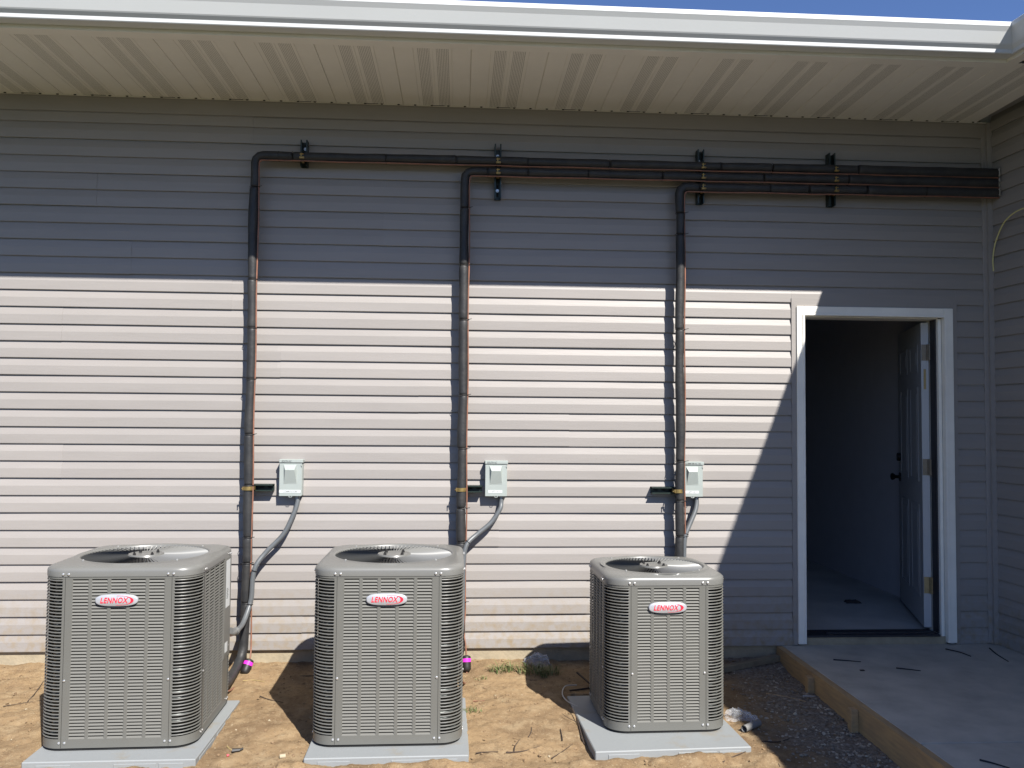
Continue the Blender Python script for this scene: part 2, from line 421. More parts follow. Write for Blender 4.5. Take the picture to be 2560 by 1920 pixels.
# ------------------------------------------------------------------ building
CP = 0.1016
B = thing('apartment_building', (0, 0, 0), 'single storey building clad in taupe vinyl siding with white gutter and open door', 'building')
mb = MB()
mb.box(-7, 6.6, 0.006, 0.25, -0.8, -0.0, 0)
mb.build('foundation', 'found', B)
def face_profile(z0, n):
    pr = [(0.0, z0+0.001), (-0.0125, z0+0.001)]
    for k in range(n):
        z = z0+k*CP
        if k: pr += [(-0.0020, z+0.001), (-0.0130, z+0.001)]
        pr += [(-0.0136, z+0.004), (-0.0130, z+0.056), (-0.0118, z+0.061), (-0.0020, z+CP-0.002 if k == n-1 else z+CP)]
    return pr
def siding_panel(x0, x1, k0, n, parent, dy=0.0, ph=0.0, T=None):
    pr = face_profile(k0*CP, n); xs = []
    m = max(1, int((x1-x0)/0.3)); mb = MB(); mb.fixn = False; vs = []
    for i in range(m+1):
        x = x0+(x1-x0)*i/m
        wob = 0.0009*math.sin(x*2.3+ph)+0.0006*math.sin(x*7.1+ph*2.1)
        dz = 0.0010*math.sin(x*1.1+ph*1.7)
        for (y, z) in pr: vs.append((x, y+dy+wob*0.7, z+dz))
    L = len(pr)
    fs = [(i*L+j, (i+1)*L+j, (i+1)*L+j+1, i*L+j+1) for i in range(m) for j in range(L-1)]
    # end returns so that a lap shows its edge
    for x in (x0, x1):
        o = len(vs)
        for (y, z) in pr: vs.append((x, y+dy, z))
        for (y, z) in pr: vs.append((x, 0.001, z))
        fs += [(o+j, o+j+1, o+L+j+1, o+L+j) for j in range(L-1)]
    mb.add(vs, fs); o = mb.build('siding_panel', 'siding', parent)
    return o
seams = {0: [-0.95], 1: [-2.9, 0.76], 2: [-1.62, 2.0], 3: [0.221], 4: [-0.03], 5: [-2.368, 1.29], 6: [0.649],
         7: [-0.273], 8: [-1.106], 9: [-2.392, 1.268], 10: [-1.403], 11: [-2.0, 1.66], 12: [-0.5], 13: [-2.214, 1.446],
         14: [0.9], 15: [-1.3, 2.3]}
for j in range(16):
    cuts = [-7.0]+seams[j]+[3.324]
    for i in range(len(cuts)-1):
        a, b = cuts[i], cuts[i+1]
        if i < len(cuts)-2: b += 0.02
        dy = -0.0013*(len(cuts)-2-i); ph = j*1.37+i*2.1
        if j < 10:
            if a < 2.07: siding_panel(a, min(b, 2.070), 2*j, 2, B, dy, ph)
            if b > 3.14: siding_panel(3.140, b, 2*j, 2, B, dy, ph)
        elif j == 10 and b > 3.2:
            siding_panel(a, 2.070, 20, 2, B, dy, ph)
            siding_panel(2.0702, 3.1398, 21, 1, B, dy, ph)
            siding_panel(3.140, b, 20, 2, B, dy, ph)
        else: siding_panel(a, b, 2*j, 2, B, dy, ph)
siding_panel(-7, 3.324, 32, 1, B, 0, 0.5)
mb = MB()   # sheathing behind the siding, with the door opening left free
mb.box(-7, 2.10, 0.002, 0.14, 0.0, 3.45); mb.box(3.09, 6.6, 0.002, 0.14, 0.0, 3.45); mb.box(2.10, 3.09, 0.002, 0.14, 2.10, 3.45)
mb.build('wall_core', 'inter_wall', B)
# J channel round the door, corner post, frieze J
mb = MB()
mb.box(2.068, 2.098, -0.019, -0.001, 0.005, 2.160); mb.box(3.112, 3.142, -0.019, -0.001, 0.0, 2.160)
mb.box(2.0983, 3.1117, -0.018, -0.001, 2.110, 2.160)
mb.build('trim_channel', 'siding', B)
mb = MB(); mb.box(3.322, 3.352, -0.022, 0, 0.004, 3.305, bev=0.003); mb.box(3.3525, 3.378, -0.040, 0, 0.004, 3.305, bev=0.003)
mb.box(3.345, 3.3785, -0.0405, -0.012, 0.004, 3.305)
mb.build('corner_post', 'siding', B)
# door frame

mb = MB()
def casing(x0, x1, z0, z1, vert, flip=False):
    pass
for (x0, x1, st) in ((2.0985, 2.148, 1), (3.052, 3.1118, -1)):
    mb.box(x0, x1, -0.030, 0.004, 0.012, 2.1085, bev=0.003)
    xi = x1-0.014 if st == 1 else x0
    mb.box(xi, xi+0.014, -0.036, -0.029, 0.014, 2.06, bev=0.002)
mb.box(2.1482, 3.0518, -0.030, 0.004, 2.050, 2.1085, bev=0.003)
mb.box(2.1482, 3.0518, -0.036, -0.029, 2.050, 2.064, bev=0.002)
# jambs and stops
mb.box(2.120, 2.1485, 0.0045, 0.14, 0.04, 2.045); mb.box(3.030, 3.0515, 0.0045, 0.14, 0.04, 2.045)
mb.box(2.1486, 3.0299, 0.0045, 0.14, 2.045, 2.075)
mb.box(2.1487, 2.160, 0.010, 0.075, 0.06, 2.044)
fr = mb.build('door_frame', 'trim', B)
mb = MB(); mb.box(3.0215, 3.0299, 0.025, 0.085, 0.06, 2.044); mb.build('dark_jamb_gap', 'sill', B)  # dark strip standing in for the shaded gap beside the open leaf
mb = MB(); mb.box(2.1485, 3.0515, -0.004, 0.0028, 0.0005, 0.0465); mb.build('sill_concrete', 'found', B)
mb = MB(); mb.box(2.1488, 3.0158, -0.012, 0.135, 0.048, 0.060, 0, bev=0.002); mb.box(2.30, 3.0, 0.030, 0.06, 0.060, 0.068)
mb.build('threshold', 'sill', B)
# leaf (hinged on the right jamb, swung inwards)
ang = math.radians(71); hx, hy = 2.977, 0.110
T = Matrix.Translation((hx, hy, 0)) @ Matrix.Rotation(ang, 4, 'Z')
mb = MB(); mb.box(0, 0.86, -0.044, 0.0, 0.078, 2.032, T=T)
for (a, b, c, d) in ((0.11, 0.38, 0.25, 0.85), (0.48, 0.75, 0.25, 0.85), (0.11, 0.38, 1.0, 1.62), (0.48, 0.75, 1.0, 1.62), (0.11, 0.38, 1.72, 1.90), (0.48, 0.75, 1.72, 1.90)):
    for (e, f, g, h) in ((a, b, c, c+0.014), (a, b, d-0.014, d), (a, a+0.014, c+0.0142, d-0.0142), (b-0.014, b, c+0.0142, d-0.0142)):
        mb.box(e, f, 0.0, 0.0022, g, h, T=T)
    mb.box(a+0.05, b-0.05, 0.0, 0.0018, c+0.05, d-0.05, bev=0.0006, T=T)
leaf = mb.build('door_leaf', 'door', B)
mb = MB()
for sgn, y0 in ((1, 0.0), (-1, -0.044)):
    pr = [(0.0, 0.032), (0.008, 0.032), (0.010, 0.012), (0.032, 0.012), (0.042, 0.022), (0.056, 0.027), (0.066, 0.020), (0.069, 0.0)]
    vs = []; n = 14
    for (d, r) in pr:
        for k in range(n):
            vs.append(T @ Vector((0.80+r*math.cos(2*PI*k/n), y0+sgn*d, 0.985+r*math.sin(2*PI*k/n))))
    mb.add(vs, [(i*n+k, i*n+(k+1) % n, (i+1)*n+(k+1) % n, (i+1)*n+k) for i in range(len(pr)-1) for k in range(n)], 0, True)
mb.build('knob', 'knob', leaf)
mb = MB(); mb.tube([T @ Vector((0.80, 0.0, 1.13)), T @ Vector((0.80, 0.018, 1.13)), T @ Vector((0.80, 0.022, 1.13))], 0.030, 14)
mb.build('deadbolt', 'knob', leaf)
for z, mt in ((1.838, 'steel'), (1.098, 'steel'), (0.345, 'brass')):
    mb = MB(); mb.box(-0.003, 0.0, -0.042, -0.002, z-0.052, z+0.052, T=T)
    mb.cyl(T @ Vector((-0.006, -0.050, z-0.052)), T @ Vector((-0.006, -0.050, z+0.052)), 0.007, 8)
    mb.box(2.985+0.018, 3.0298, 0.088, 0.091, z-0.052, z+0.052)
    for zz in (z-0.035, z+0.035, z): mb.cyl(T @ Vector((-0.004, -0.022, zz)), T @ Vector((-0.0055, -0.022, zz)), 0.004, 6)
    tag(mb.build('hinge', mt, leaf), 'brass coloured hinge' if mt == 'brass' else 'dull steel hinge')
mb = MB(); mb.box(-0.0012, 0.0, -0.028, -0.014, 1.60, 1.73, T=T); mb.build('sticker', 'straw', leaf)
# interior
mb = MB(); mb.box(0.8, 3.40, 0.1355, 4.2, -0.05, 0.050); mb.box(2.12, 3.06, 0.003, 0.135, -0.05, 0.047)
tag(mb.build('interior_floor', 'inter_floor', B))
mb = MB(); mb.box(3.36, 3.45, 0.141, 4.3, 0.051, 2.6); mb.box(0.7, 0.8, 0.141, 4.3, 0.051, 2.6); mb.box(0.801, 3.359, 4.2, 4.3, 0.051, 2.6)
mb.build('interior_wall', 'inter_wall', B)
mb = MB(); mb.box(0.7, 3.45, 0.141, 4.3, 2.601, 2.7); mb.build('interior_ceiling', 'inter_wall', B)

# wing (right), turned 3.5 degrees
WA = -PI/2+math.radians(3.5)
wdir = Vector((math.cos(WA), math.sin(WA), 0))
WX = 3.385
for j in range(17):
    L = [0.03]+([1.1+0.7*((j*37) % 5)/2]+[5.0])
    for i in range(2):
        o = siding_panel(L[i], L[i+1]+(0.02 if i == 0 else 0), 2*j, 2 if j < 16 else 1, B, -0.0013*(1-i), j*0.9+i+5)
        o.location = (WX, 0, 0); o.rotation_euler = (0, 0, WA)
def wp(u, d, z=0):   # point u along the wing wall, d out from it (towards -x)
    nrm = Vector((math.sin(WA), -math.cos(WA), 0))
    return Vector((WX, 0, z))+wdir*u+nrm*d
mb = MB()
a, b = wp(-0.2, -0.003), wp(5.0, -0.003); a2, b2 = wp(-0.2, -0.16), wp(5.0, -0.16)
vs = [(p.x, p.y, z) for z in (0.0, 3.46) for p in (a, b, b2, a2)]
mb.add(vs, [(0, 1, 2, 3), (4, 5, 6, 7), (0, 1, 5, 4), (1, 2, 6, 5), (2, 3, 7, 6), (3, 0, 4, 7)])
mb.build('wing_wall_core', 'inter_wall', B)
mb = MB()
p = wp(5.0, 0); mb.box(p.x, 9.0, p.y, p.y+0.15, 0, 3.45); mb.build('wing_end_wall', 'siding', B)

# soffit: 16 inch panels of four 4 inch boards, the middle two perforated
SZ = 3.313
def soffit_panel(x0, w4, y0, y1, name='soffit_panel', yv=None):
    mb = MB(); mb.fixn = False
    for k in range(4):
        a = x0+k*w4; b = a+w4
        g = 0.0030 if k else 0.0045; gd = 0.003 if k else 0.007
        pr = [(a, SZ+gd), (a+g, SZ), (b-0.0015, SZ), (b, SZ+(0.003 if k < 3 else 0.007))]
        if k in (1, 2):
            q0, q1 = a+0.020, b-0.014
            segs = [(pr[0], pr[1], 0), (pr[1], (q0, SZ), 0), ((q0, SZ), (q1, SZ), 1), ((q1, SZ), pr[2], 0), (pr[2], pr[3], 0)]
        else: segs = [(pr[0], pr[1], 0), (pr[1], pr[2], 0), (pr[2], pr[3], 0)]
        for (p, q, mi) in segs:
            mb.add([(p[0], y0, p[1]), (q[0], y0, q[1]), (q[0], y1, q[1]), (p[0], y1, p[1])], [(0, 1, 2, 3)], mi)
    return mb
sp0 = soffit_panel(0, CP, -0.899, -0.002); me0 = None
n0 = -11; n1 = 15
for i in range(n0, n1):
    x0 = -2.606-2*CP+i*4*CP
    if x0 > 3.3: break
    if me0 is None:
        o = sp0.build('soffit_panel', ['soffit', 'perf'], B); me0 = o.data; o.location = (x0, 0, 0)
    else: place('soffit_panel', me0, B, (x0, 0, 0))
# wing soffit panels run across, from the wing wall to its fascia
for i in range(10):
    u0 = 0.902+i*4*CP
    mb = MB(); mb.fixn = False
    sp = soffit_panel(0, CP, 0.002, 0.50)
    o = sp.build('soffit_panel', ['soffit', 'perf'], B)
    # local +x -> along the wing, local +y -> back into it; mirror so that it hangs out to the left
    o.location = wp(u0, 0.505); o.rotation_euler = (0, 0, WA)
mb = MB(); mb.box(-7, 3.37, -0.0215, -0.0145, 3.215, 3.3075, bev=0.002)
mb.build('frieze_trim', 'siding', B)
mb = MB(); mb.box(-7, 3.37, -0.030, -0.0005, 3.3090, 3.3122)
mb.build('soffit_channel', 'soffit', B)
mb = MB(); mb.fixn = True
a, b = wp(0.04, 0.014), wp(5, 0.014); c, d = wp(0.04, 0.018), wp(5, 0.018)
mb.add([(p.x, p.y, z) for z in (3.262, 3.3125) for p in (a, b, d, c)], [(0, 1, 2, 3), (4, 5, 6, 7), (0, 1, 5, 4), (1, 2, 6, 5), (2, 3, 7, 6), (3, 0, 4, 7)])
mb.build('frieze_trim', 'siding', B)

mb = MB()
for i in range(100):
    x = -6.8+i*CP-0.006
    mb.box(x, x+0.013, -0.0345, -0.0302, 3.3075, 3.3128)
    if i % 4 == 1: mb.box(x+0.014, x+0.085, -0.0325, -0.0302, 3.3105, 3.3128)
tag(mb.build('soffit_notch', 'dark', B), kind='stuff')  # dark blocks stand in for the shade in the groove openings
# gutter and fascia swept along the main eave and mitred into the wing eave
def sweep(name, prof, matname, caps=True, closed=True, smooth=False):
    """prof: (main offset Y, wing x at y=-1, z)"""
    for part in (0, 1):
        vs = []; n = len(prof)
        for (Y, X, z) in prof:
            if part == 0: vs.append((-7.0, Y, z))
            else: vs.append((X+0.061*3.9, -4.9, z))
        for (Y, X, z) in prof: vs.append((X+0.061*(-Y-1), Y, z))
        fs = [(i, (i+1) % n, n+(i+1) % n, n+i) for i in range(n if closed else n-1)]
        mb = MB(); mb.add(vs, fs)
        if closed: mb.add(vs[:n], [tuple(range(n))])
        mb.build(name, matname, B)
sweep('fascia', [(-0.853, 2.953, 3.303), (-0.921, 2.890, 3.303), (-0.921, 2.890, 3.465), (-0.900, 2.910, 3.465), (-0.900, 2.910, 3.311), (-0.853, 2.953, 3.311)], 'soffit')
gy = [(-0.922, 3.322), (-1.000, 3.317), (-1.003, 3.321), (-1.004, 3.338), (-1.018, 3.354), (-1.022, 3.360), (-1.0435, 3.413), (-1.054, 3.431), (-1.057, 3.436),
      (-1.057, 3.457), (-1.053, 3.461), (-1.040, 3.461), (-1.040, 3.452), (-1.050, 3.450), (-1.050, 3.438), (-1.038, 3.415), (-1.017, 3.364), (-0.998, 3.341),
      (-0.996, 3.325), (-0.928, 3.329), (-0.928, 3.462), (-0.922, 3.462)]
g = [(y, 2.862+(y+1.0)*0.79 if y < -0.96 else 2.889+(y+0.922)*0.8, z) for (y, z) in gy]
sweep('gutter', g, 'white_metal')
# hangers inside the gutter
for i in range(16):
    x = -6.6+i*0.6
    mb = MB(); mb.box(x-0.012, x+0.012, -1.045, -0.925, 3.448, 3.451); mb.build('gutter_hanger', 'white_metal', B)
# corner flashing under the mitre
mb = MB(); mb.box(-7, 2.9, -0.935, 4.6, 3.466, 3.475)
# roof slabs
mb = MB()
mb.add([(-7.2, -0.95, 3.466), (6, -0.95, 3.466), (6, 4.6, 4.86), (-7.2, 4.6, 4.86), (-7.2, -0.95, 3.480), (6, -0.95, 3.480), (6, 4.6, 4.90), (-7.2, 4.6, 4.90)],
       [(0, 1, 2, 3), (4, 5, 6, 7), (0, 1, 5, 4), (1, 2, 6, 5), (2, 3, 7, 6), (3, 0, 4, 7)])
mb.build('roof', 'roof', B)
mb = MB()
mb.add([(2.865, -0.9, 3.469), (3.11, -4.9, 3.469), (7.5, -4.9, 4.56), (7.5, 3.0, 4.56), (2.8, 3.0, 3.469),
        (2.865, -0.9, 3.482), (3.11, -4.9, 3.482), (7.5, -4.9, 4.60), (7.5, 3.0, 4.60), (2.8, 3.0, 3.482)],
       [(0, 1, 2, 3, 4), (5, 6, 7, 8, 9), (0, 1, 6, 5), (1, 2, 7, 6), (2, 3, 8, 7), (3, 4, 9, 8), (4, 0, 5, 9)])
mb.build('roof', 'roof', B)
mb = MB(); mb.box(-7.1, -7.0, 0, 4.6, -0.1, 3.6); mb.box(-7, 7, 4.5, 4.6, -0.1, 3.8); mb.build('rear_wall', 'siding', B)
# ------------------------------------------------------------------ text helper
def text_mesh(body, size, shear=0.0, extrude=0.0008, bold=0.0, sx=1.0, spacing=1.0):
    cu_ = bpy.data.curves.new('txt', 'FONT'); cu_.body = body; cu_.size = size; cu_.shear = shear
    cu_.extrude = extrude; cu_.offset = bold; cu_.align_x = 'CENTER'; cu_.align_y = 'CENTER'; cu_.space_character = spacing
    cu_.resolution_u = 3
    o = bpy.data.objects.new('txt', cu_); C.objects.link(o)
    dg = bpy.context.evaluated_depsgraph_get(); me = bpy.data.meshes.new_from_object(o.evaluated_get(dg))
    bpy.data.objects.remove(o)
    for v in me.vertices: v.co = Vector((v.co.x*sx, -v.co.z, v.co.y))   # face -y
    return me
def add_text(name, body, size, matname, parent, loc, **k):
    me = text_mesh(body, size, **k); me.materials.clear(); me.materials.append(M[matname])
    return place(name, me, parent, loc)

# ------------------------------------------------------------------ condenser units
def rr_pt(W, R, s):
    """rounded square outline, s in [0,4): side index + fraction; returns x,y,nx,ny"""
    pass
def rsq(W, R, n=8):
    """outline points of rounded square, counter clockwise, starting at the front-left corner arc"""
    h = W/2-R; out = []
    for (cx, cy, a0) in ((-h, -h, PI), (h, -h, 1.5*PI), (h, h, 0), (-h, h, 0.5*PI)):
        for k in range(n+1):
            a = a0+0.5*PI*k/n; out.append((cx+R*math.cos(a), cy+R*math.sin(a)))
    return out
def band(mb, W, R, z0, z1, n=8, t=0.0, mi=0):
    o = rsq(W, R, n); N = len(o)
    vs = [(x, y, z0) for x, y in o]+[(x, y, z1) for x, y in o]
    mb.add(vs, [(i, (i+1) % N, N+(i+1) % N, N+i) for i in range(N)], mi, True)
def louver_mesh(wd, p, d=0.0046, f_=0.56):
    """one pressed louver, lower edge flush with the panel, upper edge set back"""
    zb, zt = 0.0, p*f_; mb = MB(); mb.fixn = False
    e = 0.003
    mb.add([(0, 0, zb), (wd, 0, zb), (wd-e, d, zt), (e, d, zt)], [(0, 1, 2, 3)])
    mb.add([(0, 0, zb), (0, 0, p*0.99), (e, d, zt)], [(0, 1, 2)])                 # left cheek
    mb.add([(wd, 0, zb), (wd, 0, p*0.70), (wd-0.004, 0.001, p*0.99), (wd-e, d, zt)], [(0, 1, 2, 3)])
    mb.add([(0, 0, zb), (wd, 0, zb), (wd, 0.0022, zb-0.0012), (0, 0.0022, zb-0.0012)], [(0, 1, 2, 3)])
    return mb
def panel_columns(W, ncol, c0=0.143):
    span = W-2*c0; gap = 0.012; wd = (span-gap*(ncol-1))/ncol
    return [(-W/2+c0+i*(wd+gap), wd) for i in range(ncol)]
def build_unit(name, label, pos, rz, W, Hh, ncol, nrow, sidecols, control=False):
    U = thing(name, pos, label, 'air conditioner', 'grey condenser units along the wall', rz)
    R = 0.100; p = 0.01440; z0 = 0.052; ztop = z0+nrow*p; hw = W/2
    # base
    mb = MB(); band(mb, W-0.012, R-0.004, 0.002, 0.012); band(mb, W-0.05, R-0.02, -0.002, 0.03)
    mb.build('base_pan', 'dark', U, world=False)
    mb = MB(); band(mb, W, R, 0.012, z0, 8); band(mb, W-0.004, R, 0.012, z0, 8)
    o = rsq(W, R); o2 = rsq(W-0.06, R-0.03); N = len(o)
    mb.add([(x, y, 0.012) for x, y in o]+[(x, y, 0.012) for x, y in o2], [(i, (i+1) % N, N+(i+1) % N, N+i) for i in range(N)])
    mb.build('base_band', 'unit', U, world=False)
    mb = MB(); band(mb, W, R, ztop, Hh-0.002, 8); band(mb, W-0.006, R-0.003, ztop-0.001, Hh-0.002, 8)
    mb.build('top_band', 'unit', U, world=False)
    # core
    mb = MB(); band(mb, W-0.060, R-0.022, 0.02, Hh-0.01, 6)
    mb.build('coil', 'coil', U, world=False)
    mb = MB()
    # coil tubes seen through the corner slots
    for k in range(int((ztop-z0)/0.0254)):
        z = z0+0.012+k*0.0254
        o = rsq(W-0.052, R-0.018, 4)
        mb.tube([(x, y, z) for x, y in o[:10]]+[(o[10][0], o[10][1], z)], 0.0036, 5, caps=False)
    t = mb.build('coil_tubes', 'coiltube', U, world=False); tag(t, kind='stuff')
    # flat posts each side of the corner
    sides = [('f', 0), ('r', PI/2), ('b', PI), ('l', -PI/2)]
    for nm, a in sides:
        Rm_ = Matrix.Rotation(a, 4, 'Z')
        for (xa, xb) in ((-hw+R, -hw+0.1115), (-hw+0.1128, -hw+0.143), (hw-0.143, hw-0.1128), (hw-0.1115, hw-R)):
            T = Rm_ @ Matrix.Translation((0, -hw, 0)); mb = MB()
            mb.box(xa, xb, 0.0004, 0.004, z0-0.0005, ztop+0.0005, T=T); mb.build('corner_post', 'unit', U, world=False)
        # seam: thin shadow gaps running full height
        for xa in (-hw+0.1115, hw-0.1128):
            mb = MB(); mb.box(xa, xa+0.0013, -0.0008, 0.003, 0.014, Hh-0.004, T=Rm_ @ Matrix.Translation((0, -hw, 0)))
            mb.build('panel_seam', 'dark', U, world=False)
        # louvered panel frame
        nc = ncol if nm in 'fb' else sidecols
        if nm == 'r' and control:
            cols = [c for c in panel_columns(W, sidecols+1, 0.125)][:sidecols]
        elif nm in 'rl' : cols = panel_columns(W, nc, 0.125)
        else: cols = panel_columns(W, nc)
        mb = MB(); T = Rm_ @ Matrix.Translation((0, -hw, 0))
        edges = [-hw+0.143]+[v for c in cols for v in (c[0], c[0]+c[1])]+[hw-0.143]
        if nm in 'rl': edges = [-hw+0.1128]+[v for c in cols for v in (c[0], c[0]+c[1])]+[hw-0.1128]
        for i in range(0, len(edges), 2):
            if edges[i+1]-edges[i] > 0.0015: mb.box(edges[i], edges[i+1], 0.0, 0.006, z0-0.0003, ztop+0.0003, T=T)
        mb.build('louver_frame', 'unit', U, world=False)
        mb = MB(); mb.box(edges[0]+0.01, edges[-1]-0.01, 0.011, 0.013, z0, ztop, T=T); mb.build('dark_backing', 'dark', U, world=False)  # black sheet added behind the louvers to stop light and darken the slits
        if nm == 'f':
            lm = louver_mesh(cols[0][1], p)
            first = None
            for (cx, wd) in cols:
                for k in range(nrow):
                    if first is None:
                        o = lm.build('louver', 'unit_louver', U, world=False); first = o.data; o.location = (cx, -hw, z0+k*p)
                    else: place('louver', first, U, (cx, -hw, z0+k*p))
        else:
            mb = MB(); mb.fixn = False
            lm = louver_mesh(cols[0][1], p, 0.0032, 0.44)
            for (cx, wd) in cols:
                for k in range(nrow):
                    TT = T @ Matrix.Translation((cx, 0, z0+k*p))
                    mb.add([TT @ Vector(v) for v in lm.v], lm.f)
            tag(mb.build('louver_bank', 'unit_louver', U, world=False), kind='stuff')
    # rounded corner bars
    n = 7; prof = [(0.0, 0.0012), (0.0024, 0.0016), (0.0036, 0.0038), (0.0026, 0.0062), (0.0, 0.0068), (-0.003, 0.0062), (-0.003, 0.0018)]
    mb = MB(); vs = []; L = len(prof)
    for i in range(n+3):
        if i == 0: bx, by, nx, ny = -R+0.003, 0, 0, 0
        a = PI+0.5*PI*(i-1)/n
        if i == 0: c = (-1, 0); off = (0, 0.002)
        elif i == n+2: c = (0, -1); off = (0.002, 0)
        else: c = (math.cos(a), math.sin(a)); off = (0, 0)
        for (d, z) in prof: vs.append(((R-0.0015+d)*c[0]+off[0], (R-0.0015+d)*c[1]+off[1], z+0.0035))
    fs = [(i*L+j, i*L+(j+1) % L, (i+1)*L+(j+1) % L, (i+1)*L+j) for i in range(n+2) for j in range(L)]
    mb.add(vs, fs, 0, True)
    first = None; h = hw-R
    for ci, (cx, cy, rot) in enumerate(((-h, -h, 0), (h, -h, PI/2), (h, h, PI), (-h, h, -PI/2))):
        front = ci in (0, 1)
        if front:
            for k in range(nrow):
                if first is None:
                    o = mb.build('corner_bar', 'unit', U, world=False); first = o.data
                    o.location = (cx, cy, z0+k*p); o.rotation_euler = (0, 0, rot)
                else: place('corner_bar', first, U, (cx, cy, z0+k*p), rot)
        else:
            m2 = MB()
            for k in range(nrow):
                TT = Matrix.Translation((cx, cy, z0+k*p)) @ Matrix.Rotation(rot, 4, 'Z')
                m2.add([TT @ Vector(v) for v in mb.v], mb.f, 0, True)
            tag(m2.build('corner_bar_bank', 'unit', U, world=False), kind='stuff')
    # top cap
    N = 128
    def srad(th, Wx, Rx):
        c, s_ = math.cos(th), math.sin(th); hh = Wx/2; 
        t = hh/max(abs(c), abs(s_)); x, y = abs(t*c), abs(t*s_)
        q = hh-Rx
        if x > q and y > q:
            # ray/circle
            ax, ay = abs(c), abs(s_); bq = ax*q+ay*q; cc = 2*q*q-Rx*Rx
            t = bq+math.sqrt(max(0, bq*bq-cc))
        return t
    ro = 0.418*W
    rings = [(W-0.004, R, Hh-0.004, None), (W+0.005, R+0.003, Hh-0.004, None), (W+0.005, R+0.003, Hh+0.018, None), (W+0.001, R+0.002, Hh+0.027, None),
             (W-0.018, R-0.004, Hh+0.036, None), (W-0.050, R-0.008, Hh+0.041, None)]
    mb = MB(); vs = []
    for (Wx, Rx, z, _) in rings:
        for k in range(N):
            th = 2*PI*k/N; r = srad(th, Wx, Rx); vs.append((r*math.cos(th), r*math.sin(th), z))
    for (r, z) in ((ro+0.026, Hh+0.047), (ro+0.020, Hh+0.045), (ro+0.012, Hh+0.048), (ro+0.004, Hh+0.047), (ro, Hh+0.042), (ro-0.002, Hh+0.024)):
        for k in range(N):
            th = 2*PI*k/N; rr = min(r, 10); vs.append((rr*math.cos(th), rr*math.sin(th), z))
    nr = len(vs)//N
    mb.add(vs, [(i*N+k, i*N+(k+1) % N, (i+1)*N+(k+1) % N, (i+1)*N+k) for i in range(nr-1) for k in range(N)], 0, True)
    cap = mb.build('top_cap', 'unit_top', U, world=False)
    # fan guard: twisted radial vanes between an outer ring and a hub plate
    hubr = 0.105*W
    def gzp(f):    # height profile outer(0) -> hub(1)
        return Hh+0.0415-0.004*math.sin(f*PI)
    mb = MB(); nv = 84
    for k in range(nv):
        th0 = 2*PI*k/nv; vs = []; seg = 7
        for i in range(seg+1):
            f = i/seg; r = ro-0.001+(hubr-ro)*f; th = th0
            z = gzp(f); tw = 0.0018
            c, s_ = math.cos(th), math.sin(th); tx, ty = -s_, c
            vs.append((r*c-tx*tw, r*s_-ty*tw, z-0.0052)); vs.append((r*c+tx*tw, r*s_+ty*tw, z))
        mb.add(vs, [(2*i, 2*i+1, 2*i+3, 2*i+2) for i in range(seg)], 0, True)
    mb.fixn = False
    g_ = mb.build('guard_vanes', 'guard', U, world=False); tag(g_, kind='stuff')
    mb = MB()
    def lathe(mb, pr, n=40, mi=0):
        vs = [(r*math.cos(2*PI*k/n), r*math.sin(2*PI*k/n), z) for (r, z) in pr for k in range(n)]
        mb.add(vs, [(i*n+k, i*n+(k+1) % n, (i+1)*n+(k+1) % n, (i+1)*n+k) for i in range(len(pr)-1) for k in range(n)], mi, True)
    zt = Hh+0.045
    lathe(mb, [(hubr+0.012, zt-0.008), (hubr+0.008, zt+0.001), (hubr+0.003, zt+0.002), (hubr-0.004, zt-0.003), (hubr-0.010, zt-0.002), (0.0005, zt-0.001)])
    mb.build('hub_plate', 'unit_top', U, world=False)
    for sx in (-1, 1):
        for sy in (-1, 1):
            mb = MB(); x, y = sx*0.042, sy*0.042
            mb.cyl((x, y, zt-0.002), (x, y, zt+0.007), 0.0075, 6); mb.cyl((x, y, zt+0.007), (x, y, zt+0.013), 0.0045, 8)
            mb.build('hub_bolt', 'drier', U, world=False)
    # fan under the guard
    mb = MB(); vs = [(rr*math.cos(2*PI*k/48), rr*math.sin(2*PI*k/48), z) for (rr, z) in ((ro+0.004, Hh+0.022), (ro-0.004, Hh-0.05), (ro-0.004, Hh-0.30)) for k in range(48)]
    mb.add(vs, [(i*48+k, i*48+(k+1) % 48, (i+1)*48+(k+1) % 48, (i+1)*48+k) for i in range(2) for k in range(48)], 0, True); mb.build('dark_fan_liner', 'drier', U, world=False)  # black cylinder added to darken the inside below the fan guard
    mb = MB(); mb.cyl((0, 0, Hh-0.20), (0, 0, Hh-0.05), 0.07, 16); mb.build('fan_motor', 'drier', U, world=False)
    for k in range(4):
        a = PI/4+k*PI/2; mb = MB(); vs = []
        for i in range(5):
            r = 0.06+i*(ro-0.08)/4
            for (t, dz) in ((-0.35, -0.035), (0, -0.01), (0.35, 0.02)):
                vs.append((r*math.cos(a+t), r*math.sin(a+t), Hh-0.075+dz))
        mb.add(vs, [(i*3+j, i*3+j+1, i*3+j+4, i*3+j+3) for i in range(4) for j in range(2)], 0, True)
        mb.build('fan_blade', 'drier', U, world=False)
    mb = MB(); mb.box(-ro, ro, -ro, ro, Hh-0.33, Hh-0.32); mb.build('inner_floor', 'dark', U, world=False)
    # screws
    smesh = None
    spots = []
    for nm, a in sides[:2]+sides[3:]:
        for xs_ in (-hw+0.104, -hw+0.128, hw-0.128, hw-0.104): spots += [(a, xs_, Hh+0.008), (a, xs_, 0.036)]
        for xs_ in (-hw+0.119, hw-0.119): spots += [(a, xs_, 0.40*Hh)]
